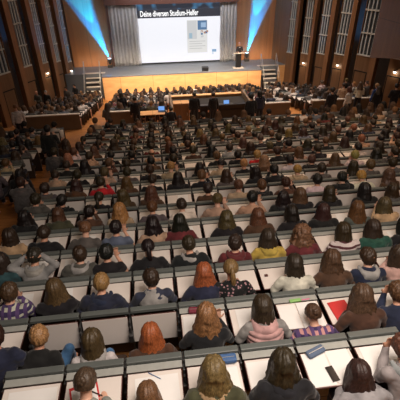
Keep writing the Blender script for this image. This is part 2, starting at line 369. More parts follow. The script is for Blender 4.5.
def hair_mesh(J, style, name, seed=0, n_az=56, n_t=30):
    rnd = random.Random(seed*17+5); fr = J['fr']; bm = bmesh.new(); R = fr.to_3x3(); mi = M['hair']
    hc = J['hc']
    def cap(back_end, side_end, front_end, vol=1.0, lat=0, part=True, bump=0, L=0, Lside=0, wide=.3):
        rows = []
        for i in range(n_az):
            az = 2*PI*i/n_az; fx, fy = math.sin(az), math.cos(az)       # az 0 = face
            a = abs((az+PI) % (2*PI) - PI)                              # 0 front .. pi back
            w1 = min(1, max(0, (a-.75)/.5)); w2 = min(1, max(0, (a-1.5)/.7)); w1 = w1*w1*(3-2*w1); w2 = w2*w2*(3-2*w2)
            pe = front_end*(1-w1) + (side_end*(1-w2) + back_end*w2)*w1
            ln = w1*(Lside*(1-w2) + L*w2)
            ln += (noise.noise(V((i*.35, seed*1.7, 0)))*.045) if ln > .05 else 0
            col = []; ridge = math.sin(az*13+seed)*.0035 + math.sin(az*29+seed*2)*.002 + noise.noise(V((fx*3, fy*3, seed)))*.005
            arc = pe*.10; tot = arc + max(0, ln)
            for t in range(n_t):
                s = tot*t/(n_t-1)
                if s <= arc or ln <= 0:
                    ph = min(pe, s/.10); d = 0
                else: ph = pe; d = s-arc
                rad = vol*(1 + (ridge*6 if ph > .3 else 0))
                if part: rad *= 1 - .05*math.exp(-(fx*math.sin(ph)/.12)**2)*max(0, math.cos(ph)+.2)
                p = V((fx*math.sin(ph)*.092*rad, fy*math.sin(ph)*.110*rad - .008, math.cos(ph)*.112*rad + .016))
                if bump and bump < .02: p += p.normalized()*noise.noise(p*38+V((seed*2, 0, 0)))*bump
                elif bump:
                    nn = noise.noise(p*22+V((seed, 0, 0))) + .6*noise.noise(p*48); p += p.normalized()*nn*bump
                q = R @ p + hc
                if d > 0:
                    kk = min(1, d/.25)
                    q += V((fx*wide*.22*kk*(1-.35*kk) + ridge*kk*2, fy*.01 - .32*max(0, d-.06) - .02*kk, -d*.93))
                    if bump: q += V((noise.noise(q*20), noise.noise(q*20+V((9, 0, 0))), 0))*bump
                col.append(q)
            rows.append(col)
        vs = [[bm.verts.new(p) for p in c] for c in rows]
        inn = [[bm.verts.new(hc + (p-hc)*.84 + V((0, .0, .0))) for p in c] for c in rows]
        for i in range(n_az):
            j = (i+1) % n_az
            for t in range(n_t-1):
                bm.faces.new((vs[i][t], vs[j][t], vs[j][t+1], vs[i][t+1]))
                bm.faces.new((inn[i][t+1], inn[j][t+1], inn[j][t], inn[i][t]))
            bm.faces.new((vs[i][-1], vs[j][-1], inn[j][-1], inn[i][-1]))
    mats = M['hair']
    if style == 'short': cap(2.38, 1.7, .95, 1.11, part=False, bump=.011)
    elif style == 'crop': cap(2.05, 1.5, .85, 1.03, part=False, bump=.003)
    elif style == 'long': cap(1.75, 1.7, .95, 1.15, L=.30, Lside=.24, wide=.44, bump=.005)
    elif style == 'mid': cap(1.75, 1.7, .95, 1.17, L=.17, Lside=.15, wide=.24, bump=.005)
    elif style == 'wavy': cap(1.75, 1.7, .95, 1.20, L=.32, Lside=.28, wide=.44, bump=.014)
    elif style == 'curly': cap(1.9, 1.8, .85, 1.34, L=.20, Lside=.18, wide=.5, bump=.035); mats = M['curl']
    elif style in ('pony', 'bun'):
        cap(2.0, 1.62, .9, 1.08, part=False, bump=.003)
        b = R @ V((0, -.108, .05 if style == 'bun' else .03)) + hc
        if style == 'bun':
            for k in range(5):
                an = k*1.256; ellip(bm, b + R @ V((math.cos(an)*.017, -.012, math.sin(an)*.017)), (.03, .028, .03), 10, 8)
            ellip(bm, b+R @ V((0, -.01, 0)), (.026, .03, .026), 10, 8)
        else:
            ring_loft(bm, [b+V((0, .02, 0)), b+V((0, -.03, 0)), b+V((.005, -.065, -.06)), b+V((.012, -.085, -.15)), b+V((.015, -.10, -.24)), b+V((.0, -.10, -.29))],
                      [.018, .022, (.034, .028), (.036, .028), (.026, .02), .006], 12)
    elif style == 'bald': cap(1.95, 1.5, .0, .97, part=False); bmesh.ops.delete(bm, geom=[v for v in bm.verts if (R.inverted() @ (v.co-hc)).z > .045], context='VERTS')
    elif style == 'beanie': cap(1.75, 1.6, 1.1, 1.12, part=False); mats = M['cloth']
    return mesh_of(bm, name, mats, True)
def hood_mesh(J, name, m, fur=False, seed=1):
    bm = bmesh.new(); c = J['c7'] + V((0, -.018, .012)); pts = []; rr = []
    for k in range(13):
        a = PI*(-.12 + 1.24*k/12); x = math.cos(a)*.115; y = -math.sin(a)*.115 + .02; z = -.03 - .02*math.sin(a)
        pts.append(c + V((x, y, z))); rr.append((.03+.018*math.sin(a), .03+.03*math.sin(a)))
    ring_loft(bm, pts, rr, 12, V((0, 0, 1)))
    ellip(bm, c + V((0, -.115, -.075)), (.105, .04, .075), 14, 10)
    return remeshed(bm, name, .011, m, .016 if fur else .006, 40 if fur else 12, seed)

HAIRC = {'k': ((.010, .008, .007), 'black'), 'd': ((.029, .017, .010), 'dark brown'), 'b': ((.08, .041, .020), 'brown'),
         'y': ((.30, .165, .06), 'blond'), 'l': ((.17, .085, .035), 'light brown'), 'r': ((.26, .085, .022), 'red'), 'g': ((.30, .28, .26), 'grey')}
TOPC = {'k': ((.012, .012, .014), 'black'), 'g': ((.085, .08, .078), 'dark grey'), 's': ((.27, .26, .25), 'light grey'), 'b': ((.07, .035, .02), 'brown'),
        't': ((.40, .27, .18), 'beige'), 'w': ((.55, .50, .47), 'off-white'), 'n': ((.018, .022, .045), 'navy'), 'r': ((.45, .02, .025), 'red'),
        'm': ((.11, .022, .025), 'maroon'), 'y': ((.42, .31, .06), 'yellow'), 'v': ((.02, .075, .05), 'green'), 'o': ((.06, .055, .03), 'olive'),
        'p': ((.45, .27, .26), 'pale pink'), 'u': ((.02, .05, .17), 'blue'), 'e': ((.03, .075, .08), 'teal'), 'c': ((.10, .12, .16), 'slate')}
SKINC = [(.62, .33, .22), (.66, .38, .27), (.55, .28, .18), (.60, .34, .24)]
POSES = {
    'write': sit_pose(.10, .62, .55, 0, 'write'), 'write2': sit_pose(.16, .80, .70, .15, 'write'),
    'face': sit_pose(.14, .62, .25, 0, 'face'), 'clasp': sit_pose(.06, .5, .12, -.1, 'clasp'), 'lap': sit_pose(.0, .36, .2, .1, 'lap'),
    'phone': sit_pose(.08, .5, .4, .1, 'phone'), 'head': sit_pose(.16, .66, .5, 0, 'head'), 'cross': sit_pose(.10, .55, .15, -.15, 'cross'),
    'slouch': sit_pose(-.30, .55, .35, .1, 'lap', V((0, .0, .40))), 'slouchw': sit_pose(-.2, .85, .65, 0, 'write', V((0, -.02, .40))), 'kneeup': sit_pose(-.1, .75, .4, -.3, 'lap', V((0, .0, .42))),
    'up': sit_pose(.0, .3, .0, .2, 'lap'),
}
POSES['kneeup']['legs'][0] = (1, V((.09, -.03, .46)), V((.27, .27, .76)), V((.22, .38, .40)), V((.22, .50, .38)))
for k in ('stand', 'phone_s', 'fold', 'lectern'):
    POSES['st_'+k] = stand_pose(.06, .15, 0, {'phone_s': 'phone'}.get(k, k))
CACHE = {}
def get(kind, *key):
    kk = (kind,)+key
    if kk in CACHE: return CACHE[kk]
    J = POSES[key[0]]; nm = kind
    if kind == 'person': me = body_mesh(J, 'person', .0095); paint_face(me, J['fr'])
    elif kind == 'top':
        m, fat, rib, wr = {'plain': (M['cloth'], 0, 0, .008), 'stripe': (M['stripe'], 0, 0, .006), 'plaid': (M['plaid'], .004, 0, .009),
                       'floral': (M['floral'], 0, 0, .007), 'coat': (M['cloth'], .022, 0, .014), 'puffer': (M['cloth'], .024, 62, .004),
                       'tee': (M['cloth'], 0, 0, .006), 'body': (M['cloth'], .006, 0, .006)}[key[1]]
        me = top_mesh(J, 'top', m, fat, .013, wr, len(CACHE), {'tee': False, 'puffer': 'none', 'body': 'none'}.get(key[1], True), rib)
    elif kind == 'trousers': me = trousers_mesh(J, 'trousers')
    elif kind == 'shoes': me = shoes_mesh(J, 'shoes')
    elif kind == 'hair': me = hair_mesh(J, key[1], 'hair', key[2])
    elif kind == 'hood': me = hood_mesh(J, 'hood', M['cloth'], key[1] == 'fur')
    CACHE[kk] = me
    return me
def person(loc, rz, pose, hair, hseed, hc, tc, topk='plain', extra=None, label='', group=None, trous=(.02, .025, .05), scale=(1, 1, 1), hoodc=None):
    r = random.random; j = lambda c, a=.15: tuple(x*(1+(r()-.5)*2*a) for x in c)
    o = link('person', get('person', pose)); o.location = loc; o.rotation_euler = (0, 0, rz); o.scale = scale
    o.color = (*random.choice(SKINC), 1)
    tag(o, label, 'person', group)
    if topk in ('puffer', 'body'):
        t = link('vest' if topk == 'puffer' else 'sweater_front', get('top', pose, topk), o); t.color = (*tc, 1)
        t = link('top', get('top', pose, 'plain'), o); t.color = (*((.24, .23, .22) if topk == 'puffer' else (.03, .035, .06)), 1)
        t['label'] = 'grey sleeves' if topk == 'puffer' else 'navy sleeves'
    else: t = link('top', get('top', pose, topk), o); t.color = (*j(tc, .1), 1)
    q = link('trousers', get('trousers', pose), o); q.color = (*trous, 1)
    if pose.startswith('st_'): link('shoes', get('shoes', pose), o)
    if hair != 'none':
        h = link('hair', get('hair', pose, hair, hseed), o); h.color = (*j(hc, .25), 1)
    if extra in ('hood', 'fur', 'scarf'):
        d = link('scarf' if extra == 'scarf' else 'hood', get('hood', pose, 'fur' if extra == 'fur' else 'hood'), o); d.color = (*(hoodc or j(tc, .1)), 1)
    return o

# ------------------------------------------------------------------ seat and desk units
def seat_parts():
    P = {}
    bm = bmesh.new(); box(bm, -.266, .266, -.034, .036, .774, .80, .009); box(bm, -.266, .266, -.034, -.022, .757, .775, .003); P['ledge'] = mesh_of(bm, 'ledge', M['ledge'])
    bm = bmesh.new(); box(bm, -.262, .262, -.112, -.037, .752, .766, .003); P['hinge_strip'] = mesh_of(bm, 'hinge_strip', M['strip'])
    bm = bmesh.new(); box(bm, -.262, .262, .005, .045, .06, .775, .004); P['backrest'] = mesh_of(bm, 'backrest', M['backp'])
    bm = bmesh.new(); box(bm, -.22, .22, .09, .46, .235, .29, .02); P['seat'] = mesh_of(bm, 'seat', M['cushion'])
    rot = Matrix.Rotation(.06, 3, 'X')
    bm = bmesh.new(); box(bm, -.255, .255, -.475, -.117, .738, .752, .005, 0, rot, (0, -.117, .752)); P['tablet'] = mesh_of(bm, 'writing_tablet', M['edge'])
    bm = bmesh.new(); box(bm, -.247, .247, -.467, -.125, .7515, .7555, .001, 0, rot, (0, -.117, .752)); P['surf'] = mesh_of(bm, 'tablet_surface', M['lam'])
    rf = Matrix.Rotation(-.16, 3, 'X')
    bm = bmesh.new(); box(bm, -.255, .255, -.072, -.058, .385, .755, .005, 0, rf, (0, -.06, .755)); P['ftablet'] = mesh_of(bm, 'writing_tablet', M['edge'])
    bm = bmesh.new(); box(bm, -.251, .251, -.0765, -.0725, .389, .752, .001, 0, rf, (0, -.06, .755)); P['fsurf'] = mesh_of(bm, 'tablet_surface', M['lam'])
    bm = bmesh.new()
    box(bm, -.284, -.270, -.05, .05, .0, .77, .003); box(bm, -.288, -.266, -.12, -.05, .60, .72, .004); box(bm, -.303, -.251, -.185, -.10, .44, .56, .008); box(bm, -.285, -.269, -.15, -.05, .56, .66, .003)
    box(bm, -.287, -.267, -.1, .12, 0, .03)
    P['bracket'] = mesh_of(bm, 'support_bracket', M['iron'])
    bm = bmesh.new()
    for x in (-.235, .235): box(bm, x-.006, x+.006, -.056, -.0525, .75, .762, .001)
    P['screw'] = mesh_of(bm, 'screw', M['steel'])
    return P
SP = seat_parts()
def seat(n, c, is_open, label, near=False):
    e = empty('lecture_seat', (col_x(c), row_y(n), row_z(n))); tag(e, label, 'seat', 'seat and desk units in rows')
    for k in ('ledge', 'backrest', 'seat'): link(k, SP[k], e)
    link('support_bracket', SP['bracket'], e)
    if is_open:
        link('hinge_strip', SP['hinge_strip'], e); t = link('writing_tablet', SP['tablet'], e); link('tablet_surface', SP['surf'], t)
    else:
        t = link('writing_tablet', SP['ftablet'], e); link('tablet_surface', SP['fsurf'], t)
    if near: link('screws', SP['screw'], e)
    return e

# ================================================================== SETTING
LW = ((-6.3, 33.2), (-8.3, 22.0)); RW = ((10.45, 33.2), (12.7, 21.0))     # wall lines at the stage end and the near end
bm = bmesh.new()
AX = (-14, 16)
for n in range(-6, 18):                                   # stepped tiers of the rear block
    box(bm, *AX, row_y(n-1)+.06, row_y(n)+.06, row_z(n)-.6, row_z(n))
for i in range(8):                                        # the cross gangway falls in shallow steps
    y0 = row_y(17)+.06 + i*(19.57-.72-row_y(17))/8; y1 = y0+(19.57-.72-row_y(17))/8
    z = row_z(17) - (i+.5)*(row_z(17)-row_z(22))/8
    box(bm, *AX, y0, y1, z-.6, z)
for n in range(22, 35): box(bm, *AX, row_y(n-1)+.06, row_y(n)+.06, row_z(n)-.6, row_z(n))
box(bm, *AX, row_y(34)+.06, 36, row_z(34)-.6, row_z(34))
struct('floor', bm, M['floor'])
ZF = row_z(34)

def quad_box(bm, p, q, thick, z0, z1, side=1):
    """upright slab from p to q (plan), thickness to the given side"""
    p = V((*p, 0)); q = V((*q, 0)); d = (q-p).normalized(); nrm = V((-d.y, d.x, 0))*side*thick
    a = [p, q, q+nrm, p+nrm]; lo = [bm.verts.new((v.x, v.y, z0)) for v in a]; hi = [bm.verts.new((v.x, v.y, z1)) for v in a]
    for k in range(4): bm.faces.new((lo[k], lo[(k+1) % 4], hi[(k+1) % 4], hi[k]))
    bm.faces.new(lo[::-1]); bm.faces.new(hi)
ZT = ZC + 3.0
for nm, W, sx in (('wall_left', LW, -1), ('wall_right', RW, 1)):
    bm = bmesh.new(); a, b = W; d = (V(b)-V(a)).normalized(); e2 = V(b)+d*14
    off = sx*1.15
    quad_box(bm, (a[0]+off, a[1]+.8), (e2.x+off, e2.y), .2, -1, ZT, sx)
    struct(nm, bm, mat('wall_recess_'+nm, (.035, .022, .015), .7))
def ray_plan(x, y=60):
    d = Fv + R2*(x-200)/F_PX + U2*(200-y)/F_PX; return V((d.x, d.y))
def hit(p, d, o, e):      # intersection of o+t*e with p+s*d in plan
    den = d.x*e.y - d.y*e.x; t = ((p.x-o.x)*d.y - (p.y-o.y)*d.x)/-den if den else 0
    # solve o + t e = p + s d
    A = Matrix(((e.x, -d.x), (e.y, -d.y))); r = A.inverted() @ V((p.x-o.x, p.y-o.y)); return o + e*r.x, r.x
# fins and window bays: (distance along the wall from the stage end to the bay's near corner, facet width, fin width)
def bay(side, W, near, width, fin, wn, zb, door=True, lamp=True, blue=0, big=False):
    fin *= .8
    a, b = V(W[0]), V(W[1]); d = (b-a).normalized(); P = a + d*near
    sg = -1 if side == 'left' else 1
    # facet runs from the near corner forwards and into the hall
    ang = math.radians(31)*(1 if side == 'left' else -1)
    fd = V((math.sin(ang), math.cos(ang))); outn = V((-fd.y, fd.x)) if side == 'left' else V((fd.y, -fd.x))
    Pn = P - fd*0; Pf = P + fd*width; th = .22
    s1 = 1 if side == 'left' else -1
    root = empty('wall_bay', (P.x, P.y, 0)); root.name = 'trim_%d' % wn; root['kind'] = 'structure'
    def loc(bm): bmesh.ops.translate(bm, verts=bm.verts[:], vec=(-P.x, -P.y, 0)); return bm
    bm = bmesh.new(); f0 = P + fd*fin
    quad_box(bm, f0, Pf, .10, -1, zb, s1)                                     # panelling under the window
    quad_box(bm, f0 + fd*(width-fin-.03), Pf, .10, zb, ZT, s1)                # far jamb
    quad_box(bm, f0, Pf, .10, ZT-.1, ZT, s1)
    link('wood_panel', mesh_of(loc(bm), 'wood_panel', M['wallw']), root)
    bm = bmesh.new(); o2 = outn*-.18
    quad_box(bm, (P.x+o2.x, P.y+o2.y), (f0.x+o2.x, f0.y+o2.y), .34, -1, ZT, s1)
    link('wall_fin', mesh_of(loc(bm), 'wall_fin', M['finw']), root)
    # the window: panel, uprights and cross bars
    w = empty('window_%d' % wn, (P.x, P.y, 0)); w['kind'] = 'structure'
    bm = bmesh.new(); q0 = f0 + outn*.09; q1 = f0 + fd*(width-fin-.03) + outn*.09
    quad_box(bm, q0, q1, .04, zb, ZT, s1); link('pane', mesh_of(loc(bm), 'pane', M['winglass']), w)
    bm = bmesh.new(); L = width-fin-.03; nb = 4
    for k in range(nb):
        c = f0 + fd*(L*(k+.5)/nb); quad_box(bm, c-fd*.024+outn*.0, c+fd*.024, .08, zb, ZT, s1)
    link('upright_slats', mesh_of(loc(bm), 'upright_slats', M['mull']), w)
    bm = bmesh.new(); z = zb
    while z < ZT:
        quad_box(bm, f0-outn*.03, f0+fd*L-outn*.03, .10, z, z+.07, s1); z += 1.18
    link('window_bar', mesh_of(loc(bm), 'window_bar', M['bar']), w)
    if door:
        dr = empty('door_%d' % wn, (P.x, P.y, 0)); dr['kind'] = 'structure'
        zf = zb - 2.95; c0 = f0 + fd*L*.16 - outn*.035; c1 = f0 + fd*L*.92 - outn*.035
        bm = bmesh.new(); quad_box(bm, c0, c1, .03, zf, zf+2.05, s1); link('door_leaf', mesh_of(loc(bm), 'door_leaf', M['wallw']), dr)
        bm = bmesh.new()
        quad_box(bm, c0-fd*.05-outn*.01, c0-outn*.01, .05, zf, zf+2.10, s1); quad_box(bm, c1-outn*.01, c1+fd*.05-outn*.01, .05, zf, zf+2.10, s1)
        quad_box(bm, c0-outn*.01, c1-outn*.01, .05, zf+2.05, zf+2.10, s1)
        link('door_frame', mesh_of(loc(bm), 'door_frame', M['dark']), dr)
    if lamp:
        c = f0 + fd*L*.5 - outn*.10; lz = zb - .62
        le = empty('wall_lamp', (c.x, c.y, lz)); tag(le, ('small lit wall lamp over the door on the %s wall, %s bay from the stage') % (side, ordn(wn if side == 'left' else wn-5)), 'lamp', 'wall lamps over the side doors')
        bm = bmesh.new(); ellip(bm, (0, 0, 0), (.07, .07, .05)); link('lamp_glass', mesh_of(bm, 'lamp_glass', emis('lamp_glass', (1, .9, .75), 7), True), le)
        bm = bmesh.new(); ring_loft(bm, [V((0, 0, .035)), V((0, 0, .10))], [.075, .03], 12); ring_loft(bm, [V((0, 0, .07)), V((*(outn*.16), .07))], [.015, .015], 8)
        link('lamp_bracket', mesh_of(bm, 'lamp_bracket', M['iron']), le)
        pl = bpy.data.lights.new('wall_lamp_light', 'POINT'); pl.energy = 3; pl.color = (1, .85, .65); pl.shadow_soft_size = .06
        po = bpy.data.objects.new('wall_lamp_light', pl); COL.objects.link(po); po.location = V((c.x, c.y, lz-.12)) - V((*(outn*.08), 0))
#BAYS
for i, (near, width, fin, zb) in enumerate([(-.25, .83, .40, 1.92), (1.89, .97, .42, 2.42), (3.93, .95, .40, 2.92), (6.22, 1.03, .42, 3.35), (8.86, 1.18, .45, 3.76), (11.78, 1.34, .45, 4.06)]):
    bay('left', LW, near, width, fin, i+1, zb, door=i > 0, lamp=i in (1, 3))
for i, (near, width, fin, zb) in enumerate([(3.29, .98, .29, 2.71), (5.47, 1.01, .28, 3.08), (7.61, 1.11, .40, 3.48), (9.65, 1.13, .36, 3.85), (12.12, 1.35, .46, 4.26), (14.73, 1.27, .49, 4.62)]):
    bay('right', RW, near, width, fin, i+7, zb, door=i > 0, lamp=i in (1, 3, 5))

# ================================================================== LIGHTS
def area(name, loc, size, e, col, rot=(0, 0, 0), sy=None, spread=180):
    l = bpy.data.lights.new(name, 'AREA'); l.energy = e; l.color = col; l.shape = 'RECTANGLE'; l.size = size; l.size_y = sy or size; l.spread = math.radians(spread)
    o = bpy.data.objects.new(name, l); COL.objects.link(o); o.location = loc; o.rotation_euler = rot; return o
def spot(name, loc, tgt, e, col, deg, blend=.3, r=.05):
    l = bpy.data.lights.new(name, 'SPOT'); l.energy = e; l.color = col; l.spot_size = math.radians(deg); l.spot_blend = blend; l.shadow_soft_size = r
    o = bpy.data.objects.new(name, l); COL.objects.link(o); o.location = loc
    o.rotation_euler = (V(tgt)-V(loc)).to_track_quat('-Z', 'Y').to_euler(); return o

# plain panels where the side walls meet the stage
bm = bmesh.new(); quad_box(bm, (10.2, 33.4), (10.95, 30.6), .15, -1, ZT, -1); struct('trim_20', bm, M['wallw'])
bm = bmesh.new(); quad_box(bm, (-6.9, 33.6), (-6.15, 33.5), .15, -1, ZT, 1); struct('trim_21', bm, M['dark'])
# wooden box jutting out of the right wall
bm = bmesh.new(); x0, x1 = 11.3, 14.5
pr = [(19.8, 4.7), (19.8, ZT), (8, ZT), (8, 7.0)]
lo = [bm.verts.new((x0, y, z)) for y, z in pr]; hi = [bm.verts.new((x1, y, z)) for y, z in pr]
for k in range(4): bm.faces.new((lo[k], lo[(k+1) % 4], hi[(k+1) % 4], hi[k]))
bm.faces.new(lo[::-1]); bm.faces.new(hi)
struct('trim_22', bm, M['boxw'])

# ---- stage
ZS = 1.72; YS = 30.0
bm = bmesh.new(); box(bm, -3.75, 8.42, YS, YS+.12, ZF-.1, ZS-.04); struct('trim_23', bm, M['stagew'])
bm = bmesh.new(); box(bm, -6.6, 11.2, YS+.9, 36, ZF-.1, ZS-.005); box(bm, -3.77, 8.44, YS-.02, YS+1, ZS-.08, ZS); struct('trim_24', bm, M['stagef'])
def stairs(x0, x1, nm, label):
    e = empty(nm, ((x0+x1)/2, YS+.3, ZF)); tag(e, label, 'stairs')
    w = (x1-x0)/2; H = ZS-ZF; n = 7
    for k in range(n):
        bm = bmesh.new(); y = .62 - (n-k)*.26+.3; z = H*(k+1)/n
        box(bm, -w, w, y-.02, y+.28, z-.05, z, .006); link('step', mesh_of(bm, 'step', M['cream']), e)
    bm = bmesh.new(); box(bm, -w-.25, w+.35, .62, 1.0, H-.08, H+.004); link('landing', mesh_of(bm, 'landing', M['cream']), e)
    bm = bmesh.new()
    for s in (-w, w): box(bm, s-.02, s+.02, -1.0, .62, 0, .2, rot=Matrix.Rotation(math.atan2(H-.2, 1.7), 3, 'X'), piv=(0, -1.0, 0))
    box(bm, -w, w, .75, .9, 0, H-.1)
    link('stringer', mesh_of(bm, 'stringer', M['black']), e)
    for s in (-w-.03, w+.03):
        bm = bmesh.new(); r = .022
        P = [V((s, -1.1, 0)), V((s, -1.1, 1.0)), V((s, .62, H+.95)), V((s, .62, H))]
        ring_loft(bm, P[:2], [r, r], 8); ring_loft(bm, P[1:3], [r, r], 8); ring_loft(bm, P[2:], [r, r], 8)
        ring_loft(bm, [V((s, -1.1, .5)), V((s, .62, H+.5))], [r*.7]*2, 8)
        link('handrail', mesh_of(bm, 'handrail', M['steel'], True), e)
stairs(-5.05, -3.95, 'stage_stairs', 'short flight of pale steps with thin rails at the left end of the stage')
stairs(8.6, 9.75, 'stage_stairs', 'short flight of pale steps with thin rails at the right end of the stage')
bm = bmesh.new(); box(bm, 10.0, 11.2, YS+.8, YS+.95, ZF, ZS+.02); struct('trim_25', bm, M['stagew'])
# ---- wall behind the stage
bm = bmesh.new(); box(bm, -6.2, -3.05, 33.2, 33.35, ZS-.2, ZT); box(bm, 6.85, 10.5, 33.2, 33.35, ZS-.2, ZT); struct('wall_stage', bm, M['prow'])
bm = bmesh.new(); box(bm, -6.6, 11, 35.2, 35.4, ZS-.2, ZT); struct('wall_back', bm, M['dark'])
bm = bmesh.new(); box(bm, -3.2, 7, 32.75, 32.9, 6.17, ZT); box(bm, -3.12, -2.95, 32.9, 33.3, ZS, ZT); struct('trim_26', bm, M['curtaind'])
def drape(x0, x1, y, z0, z1, folds, amp, m, label, nm='curtain'):
    bm = bmesh.new(); n = folds*12; rows = 14; g = []
    for i in range(n+1):
        t = i/n; x = x0+(x1-x0)*t; c = []
        for k in range(rows+1):
            zz = z0+(z1-z0)*k/rows; a = amp*(1.15-.3*k/rows)
            c.append(bm.verts.new((x + .02*math.sin(k*.9+i*.2), y + a*math.sin(t*folds*2*PI + .15*math.sin(k*.5)) + .3*a*math.sin(t*folds*5.1), zz)))
        g.append(c)
    for i in range(n):
        for k in range(rows): bm.faces.new((g[i][k], g[i+1][k], g[i+1][k+1], g[i][k+1]))
    r = bmesh.ops.solidify(bm, geom=bm.faces[:], thickness=.02)
    o = link(nm, mesh_of(bm, nm, m, True)); tag(o, label, 'curtain'); return o
drape(-2.95, -.80, 32.98, ZS, 6.5, 8, .045, M['curtain'], 'pale grey stage curtain hanging left of the projection screen')
drape(5.62, 6.95, 32.98, ZS, 6.5, 5, .045, M['curtain'], 'pale grey stage curtain hanging right of the projection screen')
# ---- projection screen
SX0, SX1, SZ0, SZ1 = -.95, 5.67, 1.84, 6.38; SY = 33.08
scr = empty('projection_screen', (SX0, SY, SZ0)); tag(scr, 'large white projection screen showing a slide above the stage', 'screen')
def spl(nm, x0, x1, z0, z1, dy, m):
    bm = bmesh.new(); box(bm, x0-SX0, x1-SX0, -dy, -dy+.01, z0-SZ0, z1-SZ0); return link(nm, mesh_of(bm, nm, m), scr)
bm = bmesh.new(); box(bm, -.04, SX1-SX0+.04, .012, .05, -.04, SZ1-SZ0+.04); link('screen_back', mesh_of(bm, 'screen_back', M['black']), scr)
sl = spl('slide', SX0, SX1, SZ0, SZ1, 0, emis('slide_white', (.93, .94, 1.0), .93)); sl['label'] = 'white lit slide area'
ZB = 5.18
m, nt, b = new_mat('slide_title_band')
tc = nt.nodes.new('ShaderNodeTexCoord'); nz = nt.nodes.new('ShaderNodeTexNoise'); nz.inputs['Scale'].default_value = .8
cr = nt.nodes.new('ShaderNodeValToRGB'); cr.color_ramp.elements[0].color = (.035, .04, .055, 1); cr.color_ramp.elements[1].color = (.07, .20, .36, 1)
cr.color_ramp.elements[0].position = .5; cr.color_ramp.elements[1].position = .62
nt.links.new(tc.outputs['Object'], nz.inputs[0]); nt.links.new(nz.outputs['Fac'], cr.inputs[0]); nt.links.new(cr.outputs[0], b.inputs['Emission Color'])
b.inputs['Emission Strength'].default_value = .95; b.inputs['Base Color'].default_value = (.02, .02, .03, 1)
spl('title_band', SX0, SX1, ZB, SZ1, .012, m)
darkband = emis('slide_dark', (.035, .037, .05), .9)
spl('title_bar', SX0, SX1, ZB, ZB+.56, .018, darkband)
fc = bpy.data.curves.new('title', 'FONT'); fc.body = 'Deine diversen Studium-Helfer'; fc.size = .56; fc.offset = .012; fc.extrude = .003
fo = bpy.data.objects.new('title_tmp', fc); COL.objects.link(fo)
dg = bpy.context.evaluated_depsgraph_get(); me = bpy.data.meshes.new_from_object(fo.evaluated_get(dg)); bpy.data.objects.remove(fo)
me.materials.clear(); me.materials.append(emis('title_white', (1, 1, 1), 1.1))
xs = [v.co.x for v in me.vertices]; wd = max(xs)-min(xs)
ti = link('title_text', me, scr); ti['label'] = 'white bold title lettering'
ti.rotation_euler = (PI/2, 0, 0); ti.scale = (4.5/wd, 1.0, 1); ti.location = (-.60-SX0, -.03, ZB+.12-SZ0)
g1, g2, g3 = emis('slide_grey', (.62, .63, .64), .9), emis('slide_blue', (.10, .20, .36), .9), emis('slide_lines', (.5, .5, .5), .9)
gp = emis('slide_pale', (.78, .78, .77), .9)
spl('brochure', 2.98, 4.62, 2.5, 4.95, .014, gp)
spl('brochure_photo', 3.02, 3.77, 3.55, 4.9, .02, g1); spl('brochure_photo', 3.84, 4.58, 4.22, 4.9, .02, g2)
for k in range(9):
    rr = random.Random(k); x = 3.95+rr.random()*.6; z = 3.6+rr.random()*.45
    spl('brochure_figure', x, x+.16, z, z+.14, .022, (g2, g1, emis('slide_tan', (.45, .25, .18), .9))[k % 3])
spl('brochure_figure', 4.1, 4.5, 4.4, 4.75, .022, emis('slide_sky', (.35, .5, .7), .9)); spl('brochure_figure', 3.15, 3.4, 3.6, 4.0, .022, emis('slide_teal', (.35, .5, .6), .9))
for k in range(4): spl('brochure_text_line', 3.15, 4.45-.25*(k % 2), 3.35-.18*k, 3.39-.18*k, .02, g3)
spl('slide_logo', 5.0, 5.35, 2.52, 2.72, .02, emis('slide_logo_blue', (.25, .42, .62), .9)); spl('slide_logo', 5.02, 5.12, 2.33, 2.5, .02, emis('slide_logo_pale', (.6, .7, .8), .9))
# ---- lectern, speaker, stage lamps, monitor
le = empty('lectern', (6.72, 30.75, ZS)); tag(le, 'dark slim speaker lectern with a pale top at the right of the stage', 'lectern')
bm = bmesh.new(); box(bm, -.40, .40, -.28, .28, 0, .04, .01); link('foot_plate', mesh_of(bm, 'foot_plate', M['cream']), le)
bm = bmesh.new(); box(bm, -.20, .20, -.14, .14, .04, 1.05, .01); link('column', mesh_of(bm, 'column', M['black']), le)
bm = bmesh.new(); box(bm, -.42, .42, -.26, .26, 1.05, 1.13, .01, rot=Matrix.Rotation(-.2, 3, 'X'), piv=(0, 0, 1.09)); link('reading_top', mesh_of(bm, 'reading_top', M['cream']), le)
bm = bmesh.new(); ring_loft(bm, [V((.2, 0, 1.1)), V((.2, .05, 1.3)), V((.18, .14, 1.42))], [.008, .008, .014], 8); link('microphone', mesh_of(bm, 'microphone', M['black']), le)
person((6.9, 31.35, ZS), PI, 'st_lectern', 'crop', 1, HAIRC['g'][0], (.03, .03, .035), 'plain', None, 'speaker in dark suit jacket over white shirt standing behind the lectern on stage', None, (.02, .02, .025), (1.02, 1.02, 1.0))
sp_ = bpy.data.objects[-1] if False else [o for o in COL.objects if o.name.startswith('person')][-1]
bm = bmesh.new(); ring_loft(bm, [V((0, .115, 1.13)), V((0, .125, 1.3)), V((0, .12, 1.43))], [(.02, .01), (.05, .012), (.055, .012)], 10); link('shirt_front', mesh_of(bm, 'shirt_front', M['white'], True), sp_)
